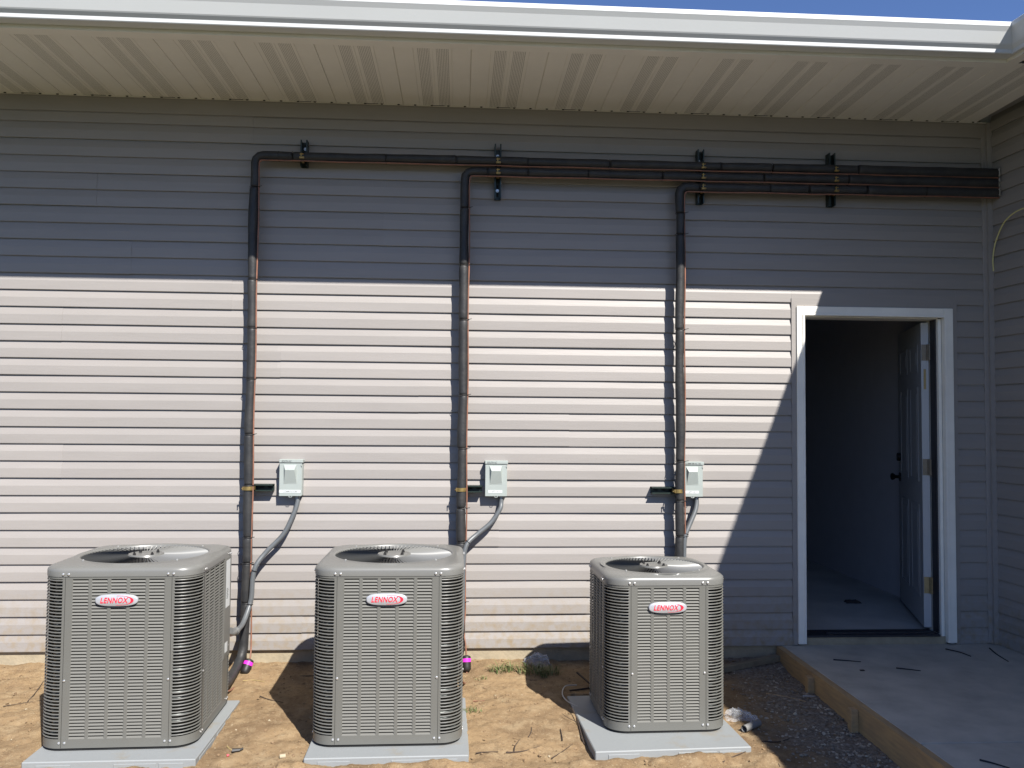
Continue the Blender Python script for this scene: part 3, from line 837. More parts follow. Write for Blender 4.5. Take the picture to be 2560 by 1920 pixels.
    for (a, xs_, zz) in spots:
        q = Matrix.Rotation(a, 4, 'Z') @ Vector((xs_, -hw-(0.0045 if zz > Hh else 0.0005), zz))
        if smesh is None:
            mb = MB(); mb.tube([(0, 0, 0), (0, -0.003, 0), (0, -0.0042, 0)], 0.0055, 8, rfun=lambda f: 1.0 if f < 0.9 else 0.6)
            o = mb.build('screw', 'screw', U, world=False); smesh = o.data; o.location = q; o.rotation_euler = (0, 0, a)
        else: place('screw', smesh, U, q, a)
    for th in (0.25*PI, 0.75*PI, 1.25*PI, 1.75*PI):
        mb = MB(); x, y = (ro+0.012)*math.cos(th), (ro+0.012)*math.sin(th)
        mb.tube([(x, y, Hh+0.046), (x, y, Hh+0.0505), (x, y, Hh+0.052)], 0.005, 8, rfun=lambda f: 1.0 if f < 0.9 else 0.5)
        mb.build('screw', 'screw', U, world=False)
    # badge
    bx, bz = -0.006, Hh-0.108
    def sup(a, b_, ex, n=48): return [(a*math.copysign(abs(math.cos(2*PI*k/n))**ex, math.cos(2*PI*k/n)), b_*math.copysign(abs(math.sin(2*PI*k/n))**ex, math.sin(2*PI*k/n))) for k in range(n)]
    mb = MB(); vs = []; n = 48
    for (sc, y) in ((1.0, -hw+0.002), (1.0, -hw-0.006), (0.985, -hw-0.009), (0.93, -hw-0.0105), (0.0, -hw-0.0115)):
        for (x, z) in sup(0.093, 0.0265, 0.72, n): vs.append((bx+x*sc, y, bz+z*(sc if sc > 0.5 else 0)))
    mb.add(vs, [(i*n+k, i*n+(k+1) % n, (i+1)*n+(k+1) % n, (i+1)*n+k) for i in range(4) for k in range(n)], 0, True)
    badge = mb.build('badge', 'silver', U, world=False)
    add_text('lettering', 'LENNOX', 0.0345, 'red', badge, (bx-0.0115, -hw-0.0122, bz-0.0005), shear=0.26, bold=0.0006, sx=0.80, extrude=0.0005, spacing=1.08)
    mb = MB(); mb.fixn = True; vs = []; m_ = 26; A0, A1 = math.radians(97), math.radians(-100)
    for i in range(m_+1):
        f = i/m_; a = A0+(A1-A0)*f; th = 0.0120*math.sin(PI*min(1, max(0, f)))**3.0+0.0010
        cx_ = bx+0.010; rx, rz_ = 0.066, 0.0215
        vs.append((cx_+rx*math.cos(a), -hw-0.0128, bz+0.0005+rz_*math.sin(a)))
        vs.append((cx_+(rx-th)*math.cos(a)-0.0, -hw-0.0128, bz+0.0005+(rz_-0.0012)*math.sin(a)))
    mb.add(vs, [(2*i, 2*i+1, 2*i+3, 2*i+2) for i in range(m_)]); mb.build('swoosh', 'red', badge, world=False)
    if control:
        T = Matrix.Rotation(PI/2, 4, 'Z') @ Matrix.Translation((0, -hw, 0))
        cc = panel_columns(W, sidecols+1, 0.125)[sidecols]
        mb = MB(); mb.box(cc[0]-0.008, hw-0.088, -0.004, 0.003, 0.255, ztop+0.010, bev=0.0015, T=T)
        mb.build('access_cover', 'unit', U, world=False)
        mb = MB(); mb.box(cc[0]+0.012, cc[0]+0.088, -0.0052, -0.0045, ztop-0.245, ztop-0.005, T=T); r_ = mb.build('rating_label', 'tape', U, world=False)
        mb = MB()
        for i in range(7): mb.box(cc[0]+0.020, cc[0]+0.05+0.004*(i % 3), -0.0058, -0.0053, ztop-0.20+i*0.008, ztop-0.197+i*0.008, T=T)
        mb.build('print', 'ink', r_, world=False)
        mb = MB(); mb.box(cc[0]+0.010, cc[0]+0.060, -0.0052, -0.0045, 0.285, 0.335, T=T); mb.build('warning_label', 'tape', U, world=False)
    return U
ZB = -0.104
build_unit('condenser_unit', 'large grey condenser unit standing leftmost, with white rating label on its right side', (-1.532, -0.893, ZB), math.radians(1.2), 0.688, 0.772, 5, 49, 4, control=True)
build_unit('condenser_unit', 'large grey condenser unit in the middle, a magenta banded drier behind its right edge', (-0.322, -0.903, ZB), math.radians(0.3), 0.688, 0.772, 5, 49, 4)
build_unit('condenser_unit', 'smaller grey condenser unit with four louver columns, nearest the doorway', (1.003, -0.838, ZB), math.radians(1.0), 0.590, 0.702, 4, 44, 4)

# ------------------------------------------------------------------ equipment pads
def pad(x0, x1, y0, y1, rz, label):
    cx, cy = (x0+x1)/2, (y0+y1)/2
    t = thing('equipment_pad', (cx, cy, -0.16), label, 'equipment pad', 'plastic pads under the condensers', rz)
    wx, wy = (x1-x0)/2, (y1-y0)/2
    mb = MB(); mb.box(-wx, wx, -wy, wy, -0.01, 0.0545, bev=0.004); mb.build('pad_top', 'pad', t, world=False)
    for (a, b) in ((-wx+0.06, -0.16), (0.02, 0.20), (0.21, wx-0.05)):
        mb = MB(); mb.box(a, b, -wy-0.003, -wy+0.002, -0.01, 0.040, bev=0.0012); mb.build('pad_rib', 'pad', t, world=False)
    for (a, b) in ((-wy+0.06, -0.1), (-0.05, 0.2)):
        mb = MB(); mb.box(wx-0.002, wx+0.003, a, b, -0.01, 0.040, bev=0.0012); mb.build('pad_rib', 'pad', t, world=False)
pad(-1.872, -1.140, -1.352, -0.582, math.radians(0.5), 'grey plastic pad under the leftmost condenser, dried soil on its front')
pad(-0.675, 0.048, -1.358, -0.585, math.radians(0.8), 'grey plastic pad under the middle condenser')
pad(0.606, 1.334, -1.325, -0.560, math.radians(2.4), 'grey plastic pad showing wide to the left of the smaller condenser')

# ------------------------------------------------------------------ strut brackets
PY = -0.098
def strut(name, x, z, L, vert, label, clamps, cover=None):
    t = thing(name, (x, 0, z), label, 'pipe bracket', 'green strut channel brackets on the siding')
    w2 = 0.0205
    mb = MB(); pr = [(-w2, -0.012), (-w2, -0.068), (-w2+0.008, -0.068), (-w2+0.008, -0.064), (-w2+0.0028, -0.064), (-w2+0.0028, -0.0148),
                     (w2-0.0028, -0.0148), (w2-0.0028, -0.064), (w2-0.008, -0.064), (w2-0.008, -0.068), (w2, -0.068), (w2, -0.012)]
    if vert: mb.extrude([(x+a, b) for a, b in pr], 2, z, z+L)
    else: mb.extrude([(b, z+a) for a, b in pr], 0, x, x+L)
    mb.build('channel', 'strut', t)
    # slots in the back web and mounting screws with washers
    d = 0.02
    while d < L-0.03:
        mb = MB()
        if vert: mb.box(x-0.006, x+0.006, -0.0155, -0.0149, z+d, z+d+0.026)
        else: mb.box(x+d, x+d+0.026, -0.0155, -0.0149, z-0.006, z+0.006)
        d += 0.048
        mb.build('slot', 'dark', t)
    scr = [L-0.042] if L < 0.25 else [L-0.062, 0.058]
    if vert:
        for s_ in scr:
            mb = MB(); mb.tube([(x, -0.016, z+s_), (x, -0.019, z+s_)], 0.010, 12); mb.cyl((x, -0.019, z+s_), (x, -0.026, z+s_), 0.0055, 6)
            mb.build('washer_screw', 'screw', t)
    for (cxx, czz) in clamps:
        cl = MB()
        if vert:     # horizontal pipe at height czz: strap goes over the pipe front
            r = 0.0310; pts = [(x, PY+0.026, czz+r+0.003), (x, PY, czz+r+0.002)]
            for i in range(9):
                a = PI/2+PI*i/8; pts.append((x, PY+r*math.cos(a+0.0), czz+r*math.sin(a)))
            pts += [(x, PY+0.026, czz-r-0.002)]
            vs = []
            for q in pts: vs += [(q[0]-0.007, q[1], q[2]), (q[0]+0.007, q[1], q[2])]
            cl.add(vs, [(2*i, 2*i+1, 2*i+3, 2*i+2) for i in range(len(pts)-1)], 0, True)
            cl.box(x-0.014, x+0.014, PY-0.036, PY-0.024, czz-0.020, czz-0.009, bev=0.001)
            cl.cyl((x-0.004, PY-0.030, czz-0.010), (x-0.004, PY-0.032, czz+0.012), 0.0035, 6)
            cl.tube([(x-0.012, PY-0.034, czz+0.004), (x+0.010, PY-0.030, czz+0.007)], 0.0032, 6)
        else:
            r = 0.0310; pts = [(cxx+r+0.002, PY+0.026, z)]
            for i in range(9):
                a = -PI*i/8; pts.append((cxx+r*math.cos(a), PY+r*math.sin(a), z))
            pts += [(cxx-r-0.002, PY+0.026, z)]
            vs = []
            for q in pts: vs += [(q[0], q[1], q[2]-0.011), (q[0], q[1], q[2]+0.011)]
            cl.add(vs, [(2*i, 2*i+1, 2*i+3, 2*i+2) for i in range(len(pts)-1)], 0, True)
            cl.cyl((cxx-r-0.006, PY-0.012, z-0.004), (cxx-r+0.012, PY-0.016, z+0.002), 0.0045, 6)
            cl.cyl((cxx-r+0.004, PY-0.03, z+0.010), (cxx-r+0.004, PY-0.03, z-0.010), 0.003, 6)
        cl.m = [1 if i < 10 and vert else 0 for i in range(len(cl.f))]
        cl.fixn = False
        cl.build('clamp', ['gold', 'strut'], t)
PZ = [2.951, 2.888, 2.825]     # heights of the three horizontal runs
strut('strut_bracket', -0.961, 2.905, 0.158, True, 'short upright strut bracket with one clamp, at the top bend of the left pipe', [(0, PZ[0])])
strut('strut_bracket', 0.214, 2.736, 0.336, True, 'long upright strut bracket holding two pipes, above the middle condenser', [(0, PZ[0]+.002), (0, PZ[1])])
strut('strut_bracket', 1.478, 2.737, 0.336, True, 'upright strut bracket holding three pipes beside the right pipe bend', [(0, PZ[0]+.004), (0, PZ[1]+.003), (0, PZ[2])])
strut('strut_bracket', 2.316, 2.741, 0.333, True, 'upright strut bracket holding three pipes above the door', [(0, PZ[0]+.006), (0, PZ[1]+.006), (0, PZ[2]+.006)])
strut('strut_bracket', -1.262, 0.967, 0.155, False, 'short level strut bracket on the left pipe beside its grey box', [(-1.240, 0)])
strut('strut_bracket', -0.014, 0.963, 0.150, False, 'short level strut bracket on the middle pipe beside its grey box', [(0.010, 0)])
strut('strut_bracket', 1.174, 0.958, 0.175, False, 'level strut bracket sticking out left of the right pipe', [(1.328, 0)])

# ------------------------------------------------------------------ insulated line sets
def insulated(t, path, r, joints, seed=0):
    """foam insulation in butted lengths, each length its own part, with slightly tapered ends"""
    P = [Vector(p) for p in path]; D = [0]
    for i in range(1, len(P)): D.append(D[-1]+(P[i]-P[i-1]).length)
    def at(d):
        for i in range(1, len(P)):
            if d <= D[i] or i == len(P)-1:
                f = (d-D[i-1])/(D[i]-D[i-1]) if D[i] > D[i-1] else 0
                return P[i-1].lerp(P[i], max(0, min(1, f)))
    J = [0]+sorted(j for j in joints if 0.02 < j < D[-1]-0.02)+[D[-1]]
    rnd = random.Random(seed)
    for a, b in zip(J[:-1], J[1:]):
        g = 0.0012; n = max(4, int((b-a)/0.028)); ph = rnd.uniform(0, 6)
        ox, oy = rnd.uniform(-0.0018, 0.0018), rnd.uniform(-0.0015, 0.0015)
        ds = [a+g, a+g+0.004]+[a+0.015+(b-a-0.03)*i/n for i in range(n+1)]+[b-g-0.004, b-g]
        pts = [at(d)+Vector((ox+0.0022*math.sin(d*9+ph), oy, 0 if abs(D[-1]) else 0)) for d in ds]
        m = len(ds)
        mb = MB(); rf = [0.80, 0.95]+[1.0+0.045*math.sin(7.3*d+ph)+0.03*math.sin(23*d+ph*2) for d in ds[2:-2]]+[0.95, 0.80]
        if at((a+b)/2).x > 2.34: rf = [v*1.16 for v in rf]
        mb.tube(pts, r, 14, rfun=lambda f, v=rf, m=m: v[int(round(f*(m-1)))])
        mb.build('insulation', 'foam', t)
    return at, D[-1]
def ties(t, pts_dir, r=0.027):
    for (p, d) in pts_dir:
        p = Vector(p); d = Vector(d).normalized(); mb = MB(); a = d.orthogonal().normalized(); b_ = d.cross(a)
        pts = [p+a*math.cos(2*PI*i/14)*r+b_*math.sin(2*PI*i/14)*r for i in range(15)]
        mb.tube(pts, 0.0019, 5, caps=False)
        mb.tube([p+Vector((r*0.85, -r*0.5, 0)), p+Vector((r*1.5, -r*0.75, 0.004))], 0.0019, 5)
        mb.build('cable_tie', 'tie', t)
ir = 0.0272
def run(xv, zh, zlow, bend=0.045, rough=0.0, tail=None):
    pts = [(3.374, PY, zh+0.010)]
    n = 26
    for i in range(1, n):
        x = 3.374+(xv+bend+0.03-3.374)*i/n
        pts.append((x, PY, zh+0.010*(1-i/n)+0.0018*math.sin(x*3+zh*9)))
    for i in range(7):
        a = PI/2*i/6; pts.append((xv+bend-bend*math.sin(a), PY, zh-bend+bend*math.cos(a)))
    z = zh-bend-0.05
    while z > zlow: pts.append((xv+0.0016*math.sin(z*5+xv), PY, z)); z -= 0.08
    if tail: pts += tail
    else: pts.append((xv, PY, zlow))
    return pts
def horiz_joint_d(x, xs=3.374): return xs-x
LS = []
cfg = [
 ('line_set', -1.242, PZ[0], 0.25, 'left insulated pipe, topmost of the three runs, dropping to the leftmost condenser',
   [(-1.246, -0.093, 0.20), (-1.248, -0.095, 0.10), (-1.249, -0.098, 0.035), (-1.256, -0.12, -0.012), (-1.264, -0.19, -0.052), (-1.268, -0.28, -0.070), (-1.262, -0.42, -0.070), (-1.250, -0.58, -0.045), (-1.245, -0.62, -0.03)],
   [-0.462, -0.04, -1.02, 0.395, 0.9, 1.59, 1.918, 2.461], [2.758, 2.204, 1.913, 1.61, 1.284, 0.985, 0.68, 0.531, 0.30]),
 ('line_set', 0.014, PZ[1], 0.05, 'middle insulated pipe run dropping behind the middle condenser',
   [(0.012, -0.095, 0.03), (0.0, -0.13, -0.03), (-0.01, -0.25, -0.05), (-0.02, -0.42, -0.04), (-0.03, -0.57, -0.01)],
   [0.15, 0.395, 0.766, 1.226, 1.86, 2.40], [2.662, 2.314, 1.982, 1.529, 1.209, 0.853, 0.652, 0.3]),
 ('line_set', 1.336, PZ[2], 0.05, 'right insulated pipe, lowest and shortest run, dropping to the smaller condenser',
   [(1.334, -0.095, 0.03), (1.32, -0.13, -0.03), (1.28, -0.25, -0.05), (1.2, -0.42, -0.04), (1.15, -0.56, 0.0)],
   [1.46, 1.9, 2.15, 2.52, 2.9], [2.66, 2.529, 1.942, 1.138, 0.90, 0.684, 0.3])]
for i, (nm, xv, zh, zl, lab, tail, hj, vj) in enumerate(cfg):
    t = thing(nm, (xv, PY, zl), lab, 'refrigerant pipe', 'insulated pipe runs on the siding')
    pts = run(xv, zh, zl+0.05, tail=tail)
    Lh = 3.374-(xv+0.075); Lb = 0.03+0.045*PI/2
    js = [3.374-x for x in hj if x > xv+0.08]+[Lh+Lb+(zh-0.045-z) for z in vj]
    insulated(t, pts, ir, js, i*13+2)
    # copper liquid line tucked below / to the right
    cz = zh-ir-0.004; cx = xv+ir+0.001; cp = [(3.374, PY-0.012, cz+0.010)]
    for k in range(1, 20):
        x = 3.374+(cx+0.05-3.374)*k/20; cp.append((x, PY-0.012, cz+0.010*(1-k/20)+0.0015*math.sin(x*11)))
    for k in range(7):
        a = PI/2*k/6; cp.append((cx+0.022-0.022*math.sin(a), PY-0.012, cz-0.022+0.022*math.cos(a)))
    z = cz-0.08
    zend = 0.40 if i == 0 else 0.18
    while z > zend: cp.append((cx+0.0022*math.sin(z*8+i), PY-0.010, z)); z -= 0.09
    if i == 0: cp += [(-1.213, -0.10, 0.33), (-1.208, -0.10, 0.22), (-1.205, -0.105, 0.06), (-1.202, -0.125, 0.0), (-1.206, -0.135, -0.025)]
    elif i == 1: cp += [(0.036, -0.105, 0.12), (0.045, -0.12, 0.06), (0.050, -0.13, -0.012)]
    else: cp += [(1.366, -0.10, 0.05), (1.35, -0.13, -0.02), (1.30, -0.25, -0.05), (1.22, -0.50, 0.0)]
    mb = MB(); mb.tube(smooth_path(cp, 3), 0.0046, 8); mb.build('copper_tube', 'copper', t)
    # cable ties
    hp = [((x, PY, zh+0.010*(x-xv)/(3.374-xv)-0.003), (1, 0, 0)) for x in hj+[xv+0.14]]
    vp = [((xv+0.003, PY-0.001, z), (0, 0, 1)) for z in vj]
    ties(t, hp+vp, 0.0300)
    # sealant where the run meets the wing wall
    mb = MB(); rnd = random.Random(i); vs = []
    c = Vector((3.366, PY-0.006, zh+0.010))
    pts2 = [c+Vector((0.006*rnd.random()-0.004, -0.018-0.012*rnd.random(), 0.024-0.048*k/7)) for k in range(8)]
    mb.tube(pts2, 0.0045, 6); mb.build('sealant', 'caulk', t)
    if i < 2:
        if i == 0: p0, p1 = Vector((-1.203, -0.130, -0.018)), Vector((-1.226, -0.172, -0.092))
        else: p0, p1 = Vector((0.050, -0.128, -0.008)), Vector((0.053, -0.152, -0.095))
        d = (p1-p0); mb = MB()
        rp = [0.35, 0.9, 1, 1, 1, 1, 1, 0.85, 0.3]; q = [0, 0.06, 0.12, 0.3, 0.5, 0.7, 0.85, 0.95, 1]
        mb.tube([p0+d*f for f in q], 0.0265, 16, rfun=lambda f, rp=rp: rp[int(round(f*8))])
        dr = mb.build('filter_drier', 'drier', t)
        mb = MB(); mb.tube([p0+d*0.20, p0+d*0.42], 0.0275, 16, caps=False); mb.build('band', 'pink', dr)
        out = [p1, p1+Vector((0.004, -0.04, -0.018)), Vector((-1.232, -0.36, -0.112)), Vector((-1.236, -0.50, -0.085)), Vector((-1.235, -0.57, -0.045)), Vector((-1.24, -0.60, -0.035))] if i == 0 else \
              [p1, p1+Vector((0.002, -0.03, -0.02)), Vector((0.050, -0.24, -0.125)), Vector((0.038, -0.36, -0.10)), Vector((0.02, -0.45, -0.05)), Vector((0.0, -0.56, 0.0))]
        mb = MB(); mb.tube(smooth_path(out, 5), 0.0055, 8); mb.build('copper_tube', 'copper', t)

# ------------------------------------------------------------------ disconnect boxes and conduits
def dbox(x0, x1, z0, z1, label, txt, tw, top, full=False):
    t = thing('disconnect_box', ((x0+x1)/2, 0, z0), label, 'electrical box', 'grey disconnect boxes on the siding')
    D = -0.068
    mb = MB(); mb.box(x0+0.003, x1-0.004, D+0.004, -0.010, z0+0.002, z1-0.004, bev=0.002); mb.build('enclosure', 'box', t)
    # cover with raised tapering boss
    mb = MB(); mb.box(x0, x1-0.006, D-0.003, D+0.0035, z0, z1-0.022, bev=0.0015)
    w_ = x1-x0; h_ = z1-z0
    ox0, ox1 = x0+w_*0.17, x1-w_*0.24; oz0, oz1 = z0+h_*0.33, z0+h_*0.86
    ix0, ix1 = x0+w_*0.27, x1-w_*0.33; iz0, iz1 = z0+h_*0.36, z0+h_*0.72
    yb, yf = D-0.0032, D-0.021
    vs = [(ox0, yb, oz0), (ox1, yb, oz0), (ox1-0.004, yb, oz1), (ox0+0.002, yb, oz1), (ix0-0.008, D-0.0045, iz0-0.002), (ix1+0.010, D-0.0050, iz0+0.004), (ix1, D-0.025, iz1), (ix0, D-0.025, iz1)]
    mb.add(vs, [(0, 1, 5, 4), (1, 2, 6, 5), (2, 3, 7, 6), (3, 0, 4, 7), (4, 5, 6, 7)])
    mb.build('cover', 'box', t)
    mb = MB(); mb.box(x0-0.002, x1+0.001, D-0.008, -0.008, z1-0.019, z1, bev=0.002); mb.build('hood', 'box', t)
    mb = MB(); mb.tube([(x1-0.008, D-0.004, z1-0.022), (x1-0.009, D-0.007, z1-0.034), (x1-0.003, D-0.008, z1-0.040)], 0.0016, 6); mb.build('hasp', 'box', t)
    mb = MB(); mb.tube([( (x0+x1)/2-0.012, D, z0), ((x0+x1)/2-0.008, D-0.003, z0-0.006), ((x0+x1)/2+0.004, D-0.003, z0-0.006), ((x0+x1)/2+0.008, D, z0)], 0.002, 6); mb.build('latch', 'box', t)
    mb = MB()
    tx0, tx1 = (x0+0.001, x1-0.010) if full else (x0+w_*0.14, x0+w_*0.76)
    mb.box(tx0, tx1, D-0.0042, D-0.0032, z0+0.020, z0+0.037); lb = mb.build('label_tape', 'tape', t)
    add_text('label_text', txt, 0.0150, 'ink_grey', lb, (0, 0, 0), sx=0.85, bold=0.0003, extrude=0.0002).location = Vector(((tx0+tx1)/2, D-0.0045, z0+0.0285))-ORG[t.name]
    tt = add_text('handwriting', top, 0.0145, 'ink', t, (0, 0, 0), sx=0.8, bold=0.0004, extrude=0.0002, shear=0.15)
    tt.location = Vector((x0+tw, D-0.0085, z1-0.0105))-ORG[t.name]
    # connector nut under the box
    cx = x1-0.036
    mb = MB(); mb.cyl((cx, -0.038, z0+0.004), (cx, -0.038, z0-0.010), 0.017, 8); mb.tube([(cx, -0.038, z0-0.010), (cx-0.001, -0.039, z0-0.020)], 0.014, 12)
    mb.build('connector', 'fitting', t)
    return t
dbox(-1.069, -0.932, 0.918, 1.135, 'grey disconnect box with a full width white label strip, by the left pipe', 'COMM ROOM', 0.042, 'SOUTH AC', True)
dbox(0.154, 0.290, 0.920, 1.133, 'grey disconnect box over the middle condenser, a short label tape near its foot', 'APT 141', 0.040, 'SOUTH AC')
dbox(1.358, 1.492, 0.920, 1.133, 'grey disconnect box touching the right pipe, writing all across its hood', 'APT 142', 0.066, 'COMM RM AC 142')
def conduit(pts, label, elbow=None, tiesat=()):
    t = thing('conduit', pts[0], label, 'conduit', 'grey flexible conduits below the boxes')
    mb = MB(); sp_ = smooth_path(pts, 7); mb.tube(sp_, 0.0142, 12); mb.build('sleeve', 'conduit', t)
    if elbow:
        mb = MB(); mb.tube(smooth_path(elbow, 5), 0.0165, 12)
        mb.tube([Vector(elbow[0])+Vector((0.002, 0.012, 0.006)), Vector(elbow[0])+Vector((0, -0.010, -0.002))], 0.0205, 10)
        mb.cyl(Vector(elbow[1])+Vector((0, 0, 0.012)), Vector(elbow[1])+Vector((0, 0, 0.026)), 0.005, 6)
        mb.build('elbow_fitting', 'fitting', t)
    for (p, d) in tiesat:
        mb = MB(); p = Vector(p); d = Vector(d).normalized(); a = d.orthogonal().normalized(); b_ = d.cross(a)
        mb.tube([p+a*math.cos(2*PI*i/12)*0.0162+b_*math.sin(2*PI*i/12)*0.0162 for i in range(13)], 0.0022, 5, caps=False); mb.build('cable_tie', 'tie', t)
conduit([(-0.963, -0.040, 0.899), (-0.966, -0.046, 0.87), (-0.982, -0.055, 0.815), (-1.037, -0.070, 0.695), (-1.130, -0.088, 0.594), (-1.180, -0.120, 0.522), (-1.197, -0.132, 0.445), (-1.201, -0.135, 0.345), (-1.210, -0.150, 0.285), (-1.224, -0.22, 0.212), (-1.225, -0.32, 0.200), (-1.224, -0.41, 0.203)],
        'grey flexible conduit from the left box curling down into the leftmost condenser', elbow=[(-1.223, -0.39, 0.203), (-1.222, -0.50, 0.222), (-1.214, -0.60, 0.262), (-1.185, -0.625, 0.268)],
        tiesat=[((-1.190, -0.128, 0.49), (0.3, 0.1, 1)), ((-1.206, -0.145, 0.30), (0.1, 0.1, 1))])
conduit([(0.254, -0.040, 0.899), (0.252, -0.045, 0.875), (0.243, -0.058, 0.838), (0.189, -0.070, 0.760), (0.108, -0.088, 0.695), (0.056, -0.115, 0.652), (0.035, -0.130, 0.605), (0.029, -0.138, 0.537), (0.024, -0.16, 0.338), (0.02, -0.3, 0.2), (0.0, -0.56, 0.15)],
        'grey flexible conduit from the middle box passing behind the middle condenser', tiesat=[((0.056, -0.115, 0.652), (0.7, 0.1, 0.7))])
conduit([(1.456, -0.040, 0.899), (1.454, -0.046, 0.875), (1.440, -0.060, 0.829), (1.398, -0.085, 0.749), (1.372, -0.100, 0.696), (1.362, -0.105, 0.645), (1.358, -0.108, 0.531), (1.354, -0.11, 0.406), (1.33, -0.2, 0.25), (1.26, -0.5, 0.2)],
        'grey flexible conduit dropping from the right box behind the smaller condenser', tiesat=[((1.374, -0.098, 0.70), (0.5, 0.1, 1))])

# ------------------------------------------------------------------ loose things
def onground(x, y, dz=0.0): return Vector((x, y, gz(x, y)+dz))
def twig(pts, r, label, matn='twig', name='twig', cat='twig', group='twigs and scraps on the soil', z=None, dz=0.004):
    P = [Vector((p[0], p[1], (z if z is not None else gz(p[0], p[1]))+(p[2] if len(p) > 2 else 0)+dz)) for p in pts]
    Q = smooth_path(P, 4) if len(P) > 2 else [P[0].lerp(P[1], f/5)+Vector((0.0025*math.sin(f*2+P[0].x*9), 0, 0)) for f in range(6)]
    mb = MB(); mb.tube(Q, r, 6, rfun=lambda f: 1-0.45*f)
    o = mb.build(name, matn); return tag(o, label, cat, group)
TW = 'dark twigs lying on bare soil between the condensers'
twig([(0.087, -1.258), (0.120, -1.250), (0.190, -1.244)], 0.0028, 'long thin twig lying flat just right of the middle pad', group=TW)
twig([(0.225, -1.252), (0.31, -1.235), (0.384, -1.190)], 0.0034, 'thick knotted twig lying across, middle of the bare soil patch', group=TW)
twig([(0.262, -1.240), (0.272, -1.180), (0.300, -1.110)], 0.0032, 'short slanting twig just above the thick knotted one', group=TW)
twig([(0.340, -1.090), (0.358, -1.04), (0.364, -0.99)], 0.0030, 'small twig highest up in the sunny soil patch', group=TW)
twig([(0.500, -1.120), (0.503, -1.08), (0.505, -1.00)], 0.0034, 'stubby upright looking twig left of the forked one', group=TW)
twig([(0.600, -1.150), (0.598, -1.05, 0.004), (0.600, -0.93, 0.010), (0.585, -0.83, 0.03)], 0.0036, 'forked twig sticking up by the left edge of the right pad', group=TW)
twig([(0.600, -0.95, 0.008), (0.55, -0.90, 0.014), (0.53, -0.86, 0.016)], 0.0018, 'thin side shoot lying against the forked twig', group=TW)
twig([(0.430, -1.300), (0.48, -1.24), (0.545, -1.150)], 0.0028, 'slanting twig in front of the left corner of the right pad', group=TW)
twig([(1.180, -1.420), (1.24, -1.37), (1.318, -1.320)], 0.0030, 'slanting twig in front of the right pad', group=TW)
twig([(1.405, -1.345), (1.43, -1.40), (1.425, -1.455)], 0.0032, 'curved twig in front of the right corner of the right pad', group=TW)
twig([(-1.612, -1.425, 0.030), (-1.56, -1.46, 0.024), (-1.47, -1.53, 0.0)], 0.0045, 'dark stick leaning against the front of the left pad', group=TW)
twig([(-1.055, -0.515), (-1.0, -0.56), (-0.915, -0.60)], 0.0032, 'dark twig at the edge of the middle condenser shadow', group=TW)
twig([(0.690, -0.264, 0.03), (0.76, -0.46, 0.012), (0.823, -0.66)], 0.006, 'thick branch lying in shade left of the smaller condenser, near the wall', group=TW)
twig([(0.620, -0.476), (0.76, -0.41), (0.904, -0.322)], 0.005, 'bent branch lying in shade behind the white wire', group=TW)
twig([(-2.243, -0.545), (-2.27, -0.4), (-2.31, -0.24)], 0.0035, 'twig lying left of the leftmost condenser', group=TW)
twig([(-2.34, -0.60), (-2.26, -0.56), (-2.18, -0.53)], 0.002, 'thin crooked stem left of the leftmost condenser, nearest its shadow', group=TW)
twig([(-0.93, -0.22), (-0.75, -0.20), (-0.66, -0.22), (-0.78, -0.33)], 0.0025, 'thin bent root in the shade behind the middle condenser', group=TW)
twig([(1.70, -0.55), (1.80, -0.62), (1.86, -0.70)], 0.0035, 'reddish wood splinter lying on the gravel near the stake', 'wood', 'wood_splinter', 'wood scrap')
twig([(1.88, -0.62), (1.94, -0.632)], 0.004, 'short white plastic stick by the formwork stake', 'wirewhite', 'plastic_stick', 'scrap')
twig([(1.44, -1.20), (1.52, -1.185), (1.60, -1.13)], 0.0035, 'dark twig lying on the gravel beside the shadow edge', group=TW)
twig([(-1.205, -0.275), (-1.15, -0.27), (-1.085, -0.285)], 0.0022, 'pale straw stem lying by the magenta banded drier', 'straw', 'straw_stem', 'straw')
twig([(-1.06, -1.13), (-1.03, -1.18), (-0.985, -1.215)], 0.0032, 'pale splinter lying right of the leftmost pad', 'straw', 'wood_splinter', 'wood scrap')
twig([(0.085, -0.62), (0.11, -0.625), (0.145, -0.635)], 0.0028, 'reddish stem lying right of the middle condenser', 'copper', 'dry_stem', 'twig')
SG = 'dark sticks lying on the concrete landing'
for pts, lab in (([(2.180, -0.330), (2.25, -0.352), (2.322, -0.378)], 'dark stick on the concrete in front of the left door casing'),
                 ([(2.464, -0.505), (2.52, -0.530), (2.575, -0.560)], 'dark stick on the concrete in front of the middle of the doorway'),
                 ([(2.975, -0.13), (3.02, -0.2), (3.035, -0.29)], 'dark stick on the concrete below the right door casing'),
                 ([(2.145, -1.765), (2.18, -1.80), (2.216, -1.850)], 'dark stick on the concrete nearest the camera'),
                 ([(3.26, -0.12), (3.22, -0.25), (3.19, -0.40)], 'dark strip on the concrete along the foot of the right wall')):
    twig(pts, 0.0042, lab, 'tie', 'stick', 'stick', SG, z=0.0, dz=0.0042)
mb = MB(); mb.box(2.238, 2.264, -0.545, -0.530, 0.0005, 0.006, bev=0.002)
tag(mb.build('wood_chip', 'twig'), 'small flat dark chip lying on the concrete landing', 'scrap')
mb = MB(); vs = []
for k in range(10):
    a = 2*PI*k/10; r = 0.05+0.018*math.sin(k*2.3); vs.append((2.905+r*1.1*math.cos(a), 0.955+r*math.sin(a), 0.0515))
